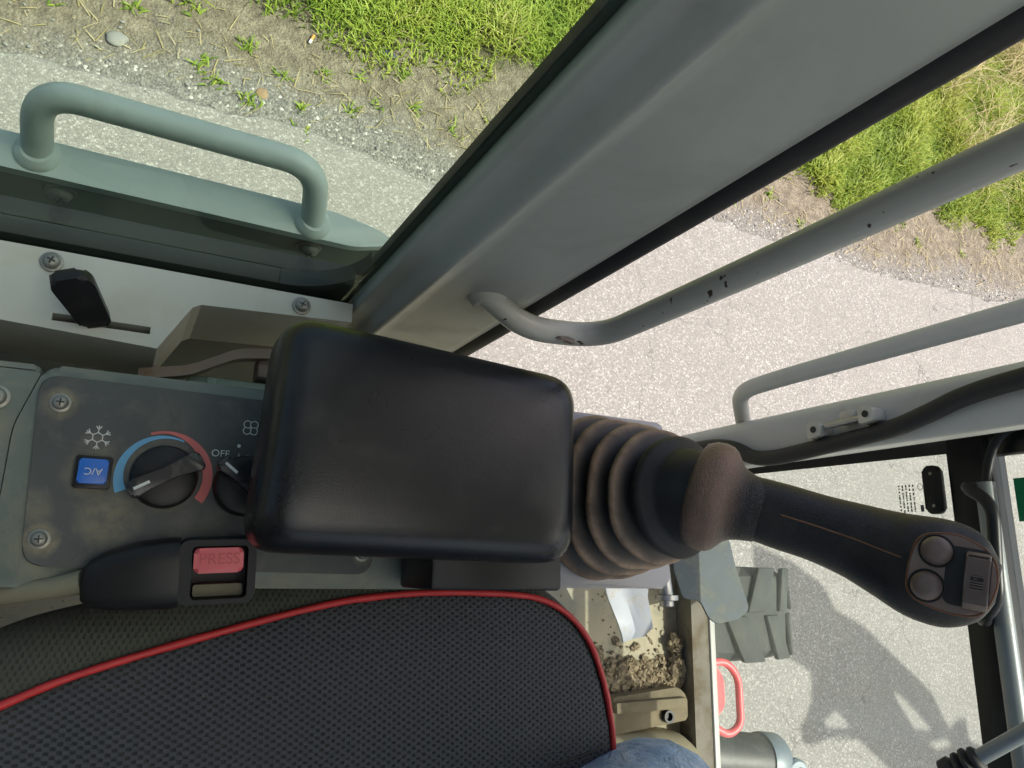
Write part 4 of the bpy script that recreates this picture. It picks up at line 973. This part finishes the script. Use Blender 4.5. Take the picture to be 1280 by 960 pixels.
# ================================================================== SEAT AND BUCKLE
seat = thing('operator_seat', 'black mesh cloth operator seat cushion with red piping', 'seat')
pip = [(-0.16, -0.150), (-0.10, -0.110), (-0.047, -0.086), (-0.008, -0.070), (0.060, -0.050), (0.139, -0.030), (0.190, -0.0225), (0.240, -0.0200), (0.298, -0.0215), (0.330, -0.0265), (0.356, -0.0400), (0.376, -0.062), (0.389, -0.092), (0.396, -0.120), (0.399, -0.150), (0.400, -0.27)]
left = smooth_path([(p[0], p[1], 0) for p in pip], 6)
CYS = -0.27
right = [Vector((v.x, 2 * CYS - v.y, 0)) for v in reversed(left[:-1])]
outline = left + right
cxs = 0.13
b = bmesh.new(); rings = []
def cz(p, f):
    """height of the cushion top: a soft crown, dipping a little towards the middle of the seat"""
    return 0.560 + 0.010 * (1 - f ** 3) - 0.004 * math.cos(p.y * 8)
for f in (1.0, 0.985, 0.95, 0.9, 0.82, 0.7, 0.55, 0.4, 0.25, 0.1):
    ring = []
    for p in outline:
        q = Vector((cxs + (p.x - cxs) * f, CYS + (p.y - CYS) * f, 0))
        ring.append(b.verts.new((q.x, q.y, cz(q, f) - (0.004 if f == 1.0 else 0))))
    rings.append(ring)
for A, B in zip(rings, rings[1:]):
    for k in range(len(A)): b.faces.new((A[k], A[(k + 1) % len(A)], B[(k + 1) % len(A)], B[k]))
b.faces.new(rings[-1])
finish(b, 'cushion', 'seat_cloth', seat, smooth=70)
b = bmesh.new(); rings = []
N_ = len(outline)
for off, z in ((0.0, 0.5565), (0.004, 0.556), (0.010, 0.553), (0.016, 0.545), (0.020, 0.530), (0.020, 0.500), (0.012, 0.455), (0.0, 0.43)):
    ring = []
    for i, p in enumerate(outline):
        t = (outline[(i + 1) % N_] - outline[i - 1]).normalized(); nn = Vector((-t.y, t.x, 0))
        rear = max(0.0, min(1.0, (0.22 - p.x) / 0.25))     # the bolster is broader towards the rear
        fr_ = max(0.0, min(1.0, (p.x - 0.30) / 0.08))
        side = 1.0 + 1.1 * rear
        k = side * (1 - 0.85 * fr_)
        ring.append(b.verts.new((p.x + nn.x * off * k, p.y + nn.y * off * k, z)))
    rings.append(ring)
for A, B in zip(rings, rings[1:]):
    for k in range(len(A)): b.faces.new((A[k], A[(k + 1) % len(A)], B[(k + 1) % len(A)], B[k]))
b.faces.new(rings[-1])
finish(b, 'side_bolster', 'bolster_cloth', seat, smooth=70)
finish(tube([Vector((p.x, p.y, 0.5585)) for p in left[:-4]], [0.0026 * (1 + 0.06 * math.sin(i * 1.7) + 0.04 * math.sin(i * 0.6)) for i in range(len(left) - 4)], 10), 'piping', 'red_piping', seat)
finish(tube([Vector((p.x, p.y, 0.5585)) for p in right[4:]], 0.0026, 10), 'piping', 'red_piping', seat)
finish(tube(smooth_path([(0.10, -0.19, 0.5665), (0.20, -0.172, 0.566), (0.30, -0.158, 0.564), (0.36, -0.150, 0.5625), (0.397, -0.143, 0.5575)], 6), 0.0011, 6), 'stitch_seam', 'black_rubber', seat)
finish(box(-0.15, 0.33, -0.47, -0.07, 0.20, 0.43, 0.02), 'suspension', 'black_plastic', seat)
finish(prism(rrect(-0.50, -0.04, 0.0, 0.62, 0.10), 0.11, frame_matrix(Vector((-0.16, 0, 0.52)), Y, Vector((-0.22, 0, 0.975)), Vector((-0.975, 0, -0.22))), 0.03, 4), 'backrest', 'seat_cloth', seat)

buc = thing('seat_belt_buckle', 'black seat belt buckle with red PRESS button on the seat edge', 'buckle')
BO = Vector((0.040, -0.006, 0.588)); bx_ = Vector((0.995, 0.055, 0.08)).normalized(); bz_ = Vector((-0.08, -0.10, 0.99)); bz_ = (bz_ - bx_ * bz_.dot(bx_)).normalized(); by_ = bz_.cross(bx_)
MBk = frame_matrix(BO, bx_, by_, bz_)
# tapered shell
b = bmesh.new(); rings = []
for (x_, hw, yc, zt) in ((-0.054, 0.0095, -0.0060, 0.0080), (-0.050, 0.0140, -0.0050, 0.0115), (-0.040, 0.0180, -0.0035, 0.0145), (-0.024, 0.0208, -0.0018, 0.0170), (-0.006, 0.0220, -0.0008, 0.0178), (0.0, 0.0215, -0.0005, 0.0172)):
    ring = []
    for k in range(32):
        a = 2 * math.pi * k / 32; ca, sa = math.cos(a), math.sin(a)
        ring.append(b.verts.new(MBk @ Vector((x_, yc + hw * math.copysign(abs(ca) ** 0.55, ca), zt * math.copysign(abs(sa) ** 0.55, sa)))))
    rings.append(ring)
for A, B in zip(rings, rings[1:]):
    for k in range(32): b.faces.new((A[k], A[(k + 1) % 32], B[(k + 1) % 32], B[k]))
b.faces.new(rings[0][::-1]); b.faces.new(rings[-1])
finish(b, 'shell', 'black_plastic', buc, smooth=50)
fr_o = rrect(-0.0005, 0.0455, -0.0195, 0.0205, 0.006); fr_i = rrect(0.007, 0.0405, -0.0165, 0.0165, 0.003)
bm = bmesh.new(); es = []
for lp in (fr_o, fr_i):
    vv = [bm.verts.new((p[0], p[1], 0.0165)) for p in lp]; es += [bm.edges.new((vv[i], vv[(i + 1) % len(vv)])) for i in range(len(vv))]
bmesh.ops.triangle_fill(bm, edges=es, use_beauty=True)
ext = bmesh.ops.extrude_face_region(bm, geom=list(bm.faces)); bmesh.ops.translate(bm, vec=(0, 0, -0.030), verts=[g for g in ext['geom'] if isinstance(g, bmesh.types.BMVert)])
bmesh.ops.transform(bm, matrix=MBk, verts=bm.verts); finish(bm, 'frame', 'buckle_black', buc, smooth=35)
finish(prism(fr_i, 0.005, MBk @ T(0, 0, -0.010)), 'cavity', 'black_rubber', buc, smooth=0)
pb = finish(prism(rrect(0.0080, 0.0375, 0.0000, 0.0155, 0.003), 0.022, MBk @ T(0, 0, -0.003), 0.003, 3), 'press_button', 'red_button', buc)
text_mesh('PRESS', 0.0098, MBk @ T(0.0232, 0.0085, 0.0189), 0.0004, 'button_lettering', 'press_print', pb)
finish(prism(rrect(0.0085, 0.0385, -0.0160, -0.0085, 0.001), 0.010, MBk @ T(0, 0, -0.004), 0.001), 'brush_slot', 'webbing', buc)
finish(tube([MBk @ Vector((-0.054, -0.0045, 0.0)), MBk @ Vector((-0.070, -0.0075, -0.003)), MBk @ Vector((-0.16, -0.020, -0.03))], [0.0075, 0.0062, 0.0062], 14), 'stalk', 'webbing', buc)

# ================================================================== PEDAL, MUD, COVERS ON THE FLOOR
ped = thing('foot_pedal', 'pale dusty bent metal foot pedal in front of the seat', 'pedal')
b = bmesh.new(); rows = [((0.705, -0.012, 0.105), (0.790, -0.012, 0.115)), ((0.727, -0.045, 0.088), (0.800, -0.043, 0.098)), ((0.752, -0.085, 0.080), (0.818, -0.080, 0.085)), ((0.764, -0.104, 0.074), (0.824, -0.094, 0.079)), ((0.772, -0.117, 0.066), (0.813, -0.108, 0.070))]
top = [[b.verts.new(Vector(a).lerp(Vector(c), t)) for t in (0, 0.35, 0.5, 0.65, 1)] for a, c in rows]
for rw in top:
    rw[2].co.z -= 0.006; rw[1].co.z -= 0.003; rw[3].co.z -= 0.003
for i in range(len(top) - 1):
    for k in range(4): b.faces.new((top[i][k], top[i][k + 1], top[i + 1][k + 1], top[i + 1][k]))
ext = bmesh.ops.extrude_face_region(b, geom=list(b.faces)); bmesh.ops.translate(b, vec=(0, 0, -0.005), verts=[g for g in ext['geom'] if isinstance(g, bmesh.types.BMVert)])
finish(b, 'pedal_plate', 'pedal_metal', ped, smooth=30)
finish(tube([(0.830, 0.05, 0.095), (0.846, -0.045, 0.09)], 0.012, 16), 'pivot_shaft', 'bare_steel', ped)
finish(lathe([(0.020, 0), (0.020, 0.008), (0.012, 0.010), (0.012, 0.018), (0.008, 0.020)], frame_matrix(Vector((0.846, -0.040, 0.09)), X, Z, -Y), 20), 'pivot_nut', 'bare_steel', ped)
finish(tube([(0.74, 0.0, 0.10), (0.80, 0.02, -0.05)], 0.009, 10), 'pedal_arm', 'black_metal', ped)
flp = thing('splash_sheet', 'dark grey blue dirty sheet guard at the front corner of the floor', 'guard')
sh = [(0.865, 0.075), (0.945, 0.082), (1.00, 0.060), (1.012, 0.010), (1.040, -0.065), (1.012, -0.082), (0.962, -0.090), (0.944, -0.078), (0.928, -0.050), (0.890, -0.046), (0.872, 0.0)]
finish(prism(rpoly(sh, 0.008), 0.004, frame_matrix(Vector((0, 0, 0.052)), Vector((1, 0, 0.03)).normalized(), Y, Vector((-0.03, 0, 1)).normalized()), 0.0008, 1), 'sheet', 'flap_sheet', flp, smooth=30)
finish(tube([(0.86, 0.08, 0.05), (0.93, 0.12, -0.04)], 0.01, 10), 'bracket', 'black_metal', flp)
blk = thing('floor_bracket', 'dirty brown steel bracket on the cab floor behind the mud', 'bracket')
finish(prism(rpoly([(0.80, -0.215), (0.945, -0.205), (0.965, -0.222), (0.965, -0.262), (0.80, -0.275)], 0.006), 0.045, T(0, 0, -0.0498), 0.003), 'block', 'brown_block', blk)
finish(box(0.80, 0.955, -0.240, -0.222, -0.0045, 0.006, 0.002), 'rib', 'brown_block', blk)
finish(lathe([(0.011, 0), (0.011, 0.010), (0.007, 0.010), (0.007, 0.003), (0.001, 0.003)], T(0.915, -0.252, -0.005), 20), 'tube_end', 'black_metal', blk)
hmp = thing('floor_housing', 'rounded tan housing on the cab floor next to the blue jeans', 'housing')
b = bmesh.new(); rings = []
for (x_, r) in ((0.70, 0.105), (0.80, 0.105), (0.90, 0.100), (0.955, 0.090), (0.985, 0.070), (1.0, 0.040), (1.004, 0.012)):
    rings.append([b.verts.new((x_, -0.375 + r * math.copysign(abs(math.cos(a)) ** 0.7, math.cos(a)), -0.035 + 0.075 * (r / 0.105) * math.copysign(abs(math.sin(a)) ** 0.8, math.sin(a)))) for a in np.linspace(0, 2 * math.pi, 36, endpoint=False)])
for A, B in zip(rings, rings[1:]):
    for k in range(36): b.faces.new((A[k], A[(k + 1) % 36], B[(k + 1) % 36], B[k]))
b.faces.new(rings[0][::-1]); b.faces.new(rings[-1])
finish(b, 'shell', 'hump_tan', hmp, smooth=60)
screw((0.87, -0.32, 0.030), (0, 0.4, 0.9), 0.008, hmp)
# mud crumbs caked on the floor
LM = []; random.seed(11)
def crumb(x_, y_, z_, s):
    Mx = T(x_, y_, z_) @ Matrix.Rotation(random.random() * 6, 4, 'Z') @ Matrix.Rotation(random.random() * 6, 4, 'X') @ Matrix.Diagonal((s * random.uniform(0.7, 1.4), s * random.uniform(0.7, 1.3), s * random.uniform(0.5, 0.9), 1))
    LM.append((Mx, s))
for i in range(900):
    x_ = random.uniform(0.79, 0.975); d = abs(random.gauss(0, 0.022))
    crumb(x_, -0.212 + d * (1.3 - (x_ - 0.79) * 3), -0.047 + max(0, 0.012 - d * 0.3) * random.random(), random.choice([0.002, 0.003, 0.004, 0.005, 0.008]))
for i in range(60):
    y_ = random.uniform(-0.20, -0.125); crumb(0.970 + random.gauss(0, 0.006), y_, -0.04 + random.random() * 0.012, random.uniform(0.003, 0.010))
for i in range(90):
    crumb(random.uniform(0.80, 0.97), random.uniform(-0.19, -0.02), -0.049, random.uniform(0.001, 0.0025))
tag(lumps('mud', LM, 'mud', 2, 0.22, False), 'dried tan mud crumbs caked along the cab floor', 'mud', kind='stuff')

# travel lever at the lower right
trv = thing('travel_lever', 'grey rod lever with a ribbed rubber boot by the front window', 'lever')
L0 = Vector((0.890, -0.207, 0.555)); L1 = Vector((0.925, -0.118, 0.675)); dl = (L1 - L0).normalized()
finish(tube([L0, L1, L1 + dl * 0.12], 0.0085, 16), 'rod', 'bar_grey', trv)
ML = frame_matrix(L0 - dl * 0.006, dl.orthogonal().normalized(), dl.cross(dl.orthogonal()).normalized(), dl)
finish(lathe([(0.017, -0.020), (0.017, -0.010), (0.012, -0.006), (0.0165, -0.002), (0.0165, 0.001), (0.011, 0.004), (0.0165, 0.008), (0.0165, 0.011), (0.0105, 0.014), (0.0140, 0.018), (0.0135, 0.021), (0.0090, 0.024)], ML, 28), 'rubber_boot', 'black_rubber', trv, smooth=60)
finish(tube([L0 - dl * 0.07, Vector((0.84, -0.32, 0.2)), Vector((0.84, -0.34, -0.05))], 0.012, 12), 'column', 'black_metal', trv)

# ================================================================== OPERATOR (only a knee in blue jeans shows)
def person():
    me = bpy.data.meshes.new('person')
    J = {'pel': (-0.02, -0.335, 0.665), 'wai': (-0.07, -0.39, 0.82), 'che': (-0.12, -0.46, 1.02), 'nec': (-0.12, -0.50, 1.18), 'hea': (-0.10, -0.52, 1.28), 'top': (-0.10, -0.52, 1.40),
         'lh': (0.02, -0.262, 0.655), 'lt': (0.24, -0.262, 0.640), 'lk': (0.455, -0.200, 0.572), 'ls': (0.52, -0.285, 0.36), 'la': (0.60, -0.30, 0.06), 'lf': (0.72, -0.31, 0.0),
         'rh': (0.02, -0.42, 0.655), 'rt': (0.24, -0.45, 0.635), 'rk': (0.47, -0.48, 0.58), 'rs': (0.54, -0.49, 0.36), 'ra': (0.60, -0.50, 0.06), 'rf': (0.72, -0.52, 0.0),
         'lsh': (-0.13, -0.30, 1.08), 'lel': (-0.12, -0.27, 0.84), 'lwr': (0.10, -0.36, 0.76), 'lha': (0.18, -0.39, 0.745),
         'rsh': (-0.13, -0.64, 1.06), 'rel': (-0.05, -0.72, 0.82), 'rwr': (0.18, -0.68, 0.74), 'rha': (0.26, -0.66, 0.74)}
    rad = {'pel': 0.12, 'wai': 0.12, 'che': 0.14, 'nec': 0.055, 'hea': 0.085, 'top': 0.07, 'lh': 0.085, 'lt': 0.078, 'lk': 0.080, 'ls': 0.058, 'la': 0.045, 'lf': 0.04,
           'rh': 0.085, 'rt': 0.078, 'rk': 0.066, 'rs': 0.058, 'ra': 0.045, 'rf': 0.04, 'lsh': 0.055, 'lel': 0.042, 'lwr': 0.03, 'lha': 0.035, 'rsh': 0.055, 'rel': 0.042, 'rwr': 0.03, 'rha': 0.035}
    E_ = [('pel', 'wai'), ('wai', 'che'), ('che', 'nec'), ('nec', 'hea'), ('hea', 'top'), ('pel', 'lh'), ('lh', 'lt'), ('lt', 'lk'), ('lk', 'ls'), ('ls', 'la'), ('la', 'lf'),
          ('pel', 'rh'), ('rh', 'rt'), ('rt', 'rk'), ('rk', 'rs'), ('rs', 'ra'), ('ra', 'rf'), ('che', 'lsh'), ('lsh', 'lel'), ('lel', 'lwr'), ('lwr', 'lha'), ('che', 'rsh'), ('rsh', 'rel'), ('rel', 'rwr'), ('rwr', 'rha')]
    ks = list(J); me.from_pydata([J[k] for k in ks], [(ks.index(a), ks.index(c)) for a, c in E_], [])
    o = bpy.data.objects.new('person_build', me); COL.objects.link(o)
    sk = o.modifiers.new('skin', 'SKIN'); sb = o.modifiers.new('sub', 'SUBSURF'); sb.levels = 2; sb.render_levels = 2
    for k, sv in zip(ks, me.skin_vertices[0].data): sv.radius = (rad[k], rad[k]); sv.use_root = (k == 'pel')
    dg = bpy.context.evaluated_depsgraph_get(); out = bpy.data.meshes.new_from_object(o.evaluated_get(dg)); COL.objects.unlink(o); bpy.data.objects.remove(o)
    out.name = 'person'; out.materials.clear()
    for mn in ('denim', 'shirt', 'skin', 'hair'): out.materials.append(MATS[mn])
    for p in out.polygons:
        p.use_smooth = True; c = p.center
        p.material_index = 0 if (c.z < 0.74 and not (c.y < -0.60)) else 1
        if c.z > 1.16: p.material_index = 2
        if c.z > 1.33 or (c.z > 1.24 and c.x < -0.14): p.material_index = 3
        if c.z > 0.70 and c.z < 0.80 and c.x > 0.08: p.material_index = 2
    q = bpy.data.objects.new('person', out); COL.objects.link(q)
    return tag(q, 'seated operator in faded blue jeans, knee at the front of the seat', 'person')
person()
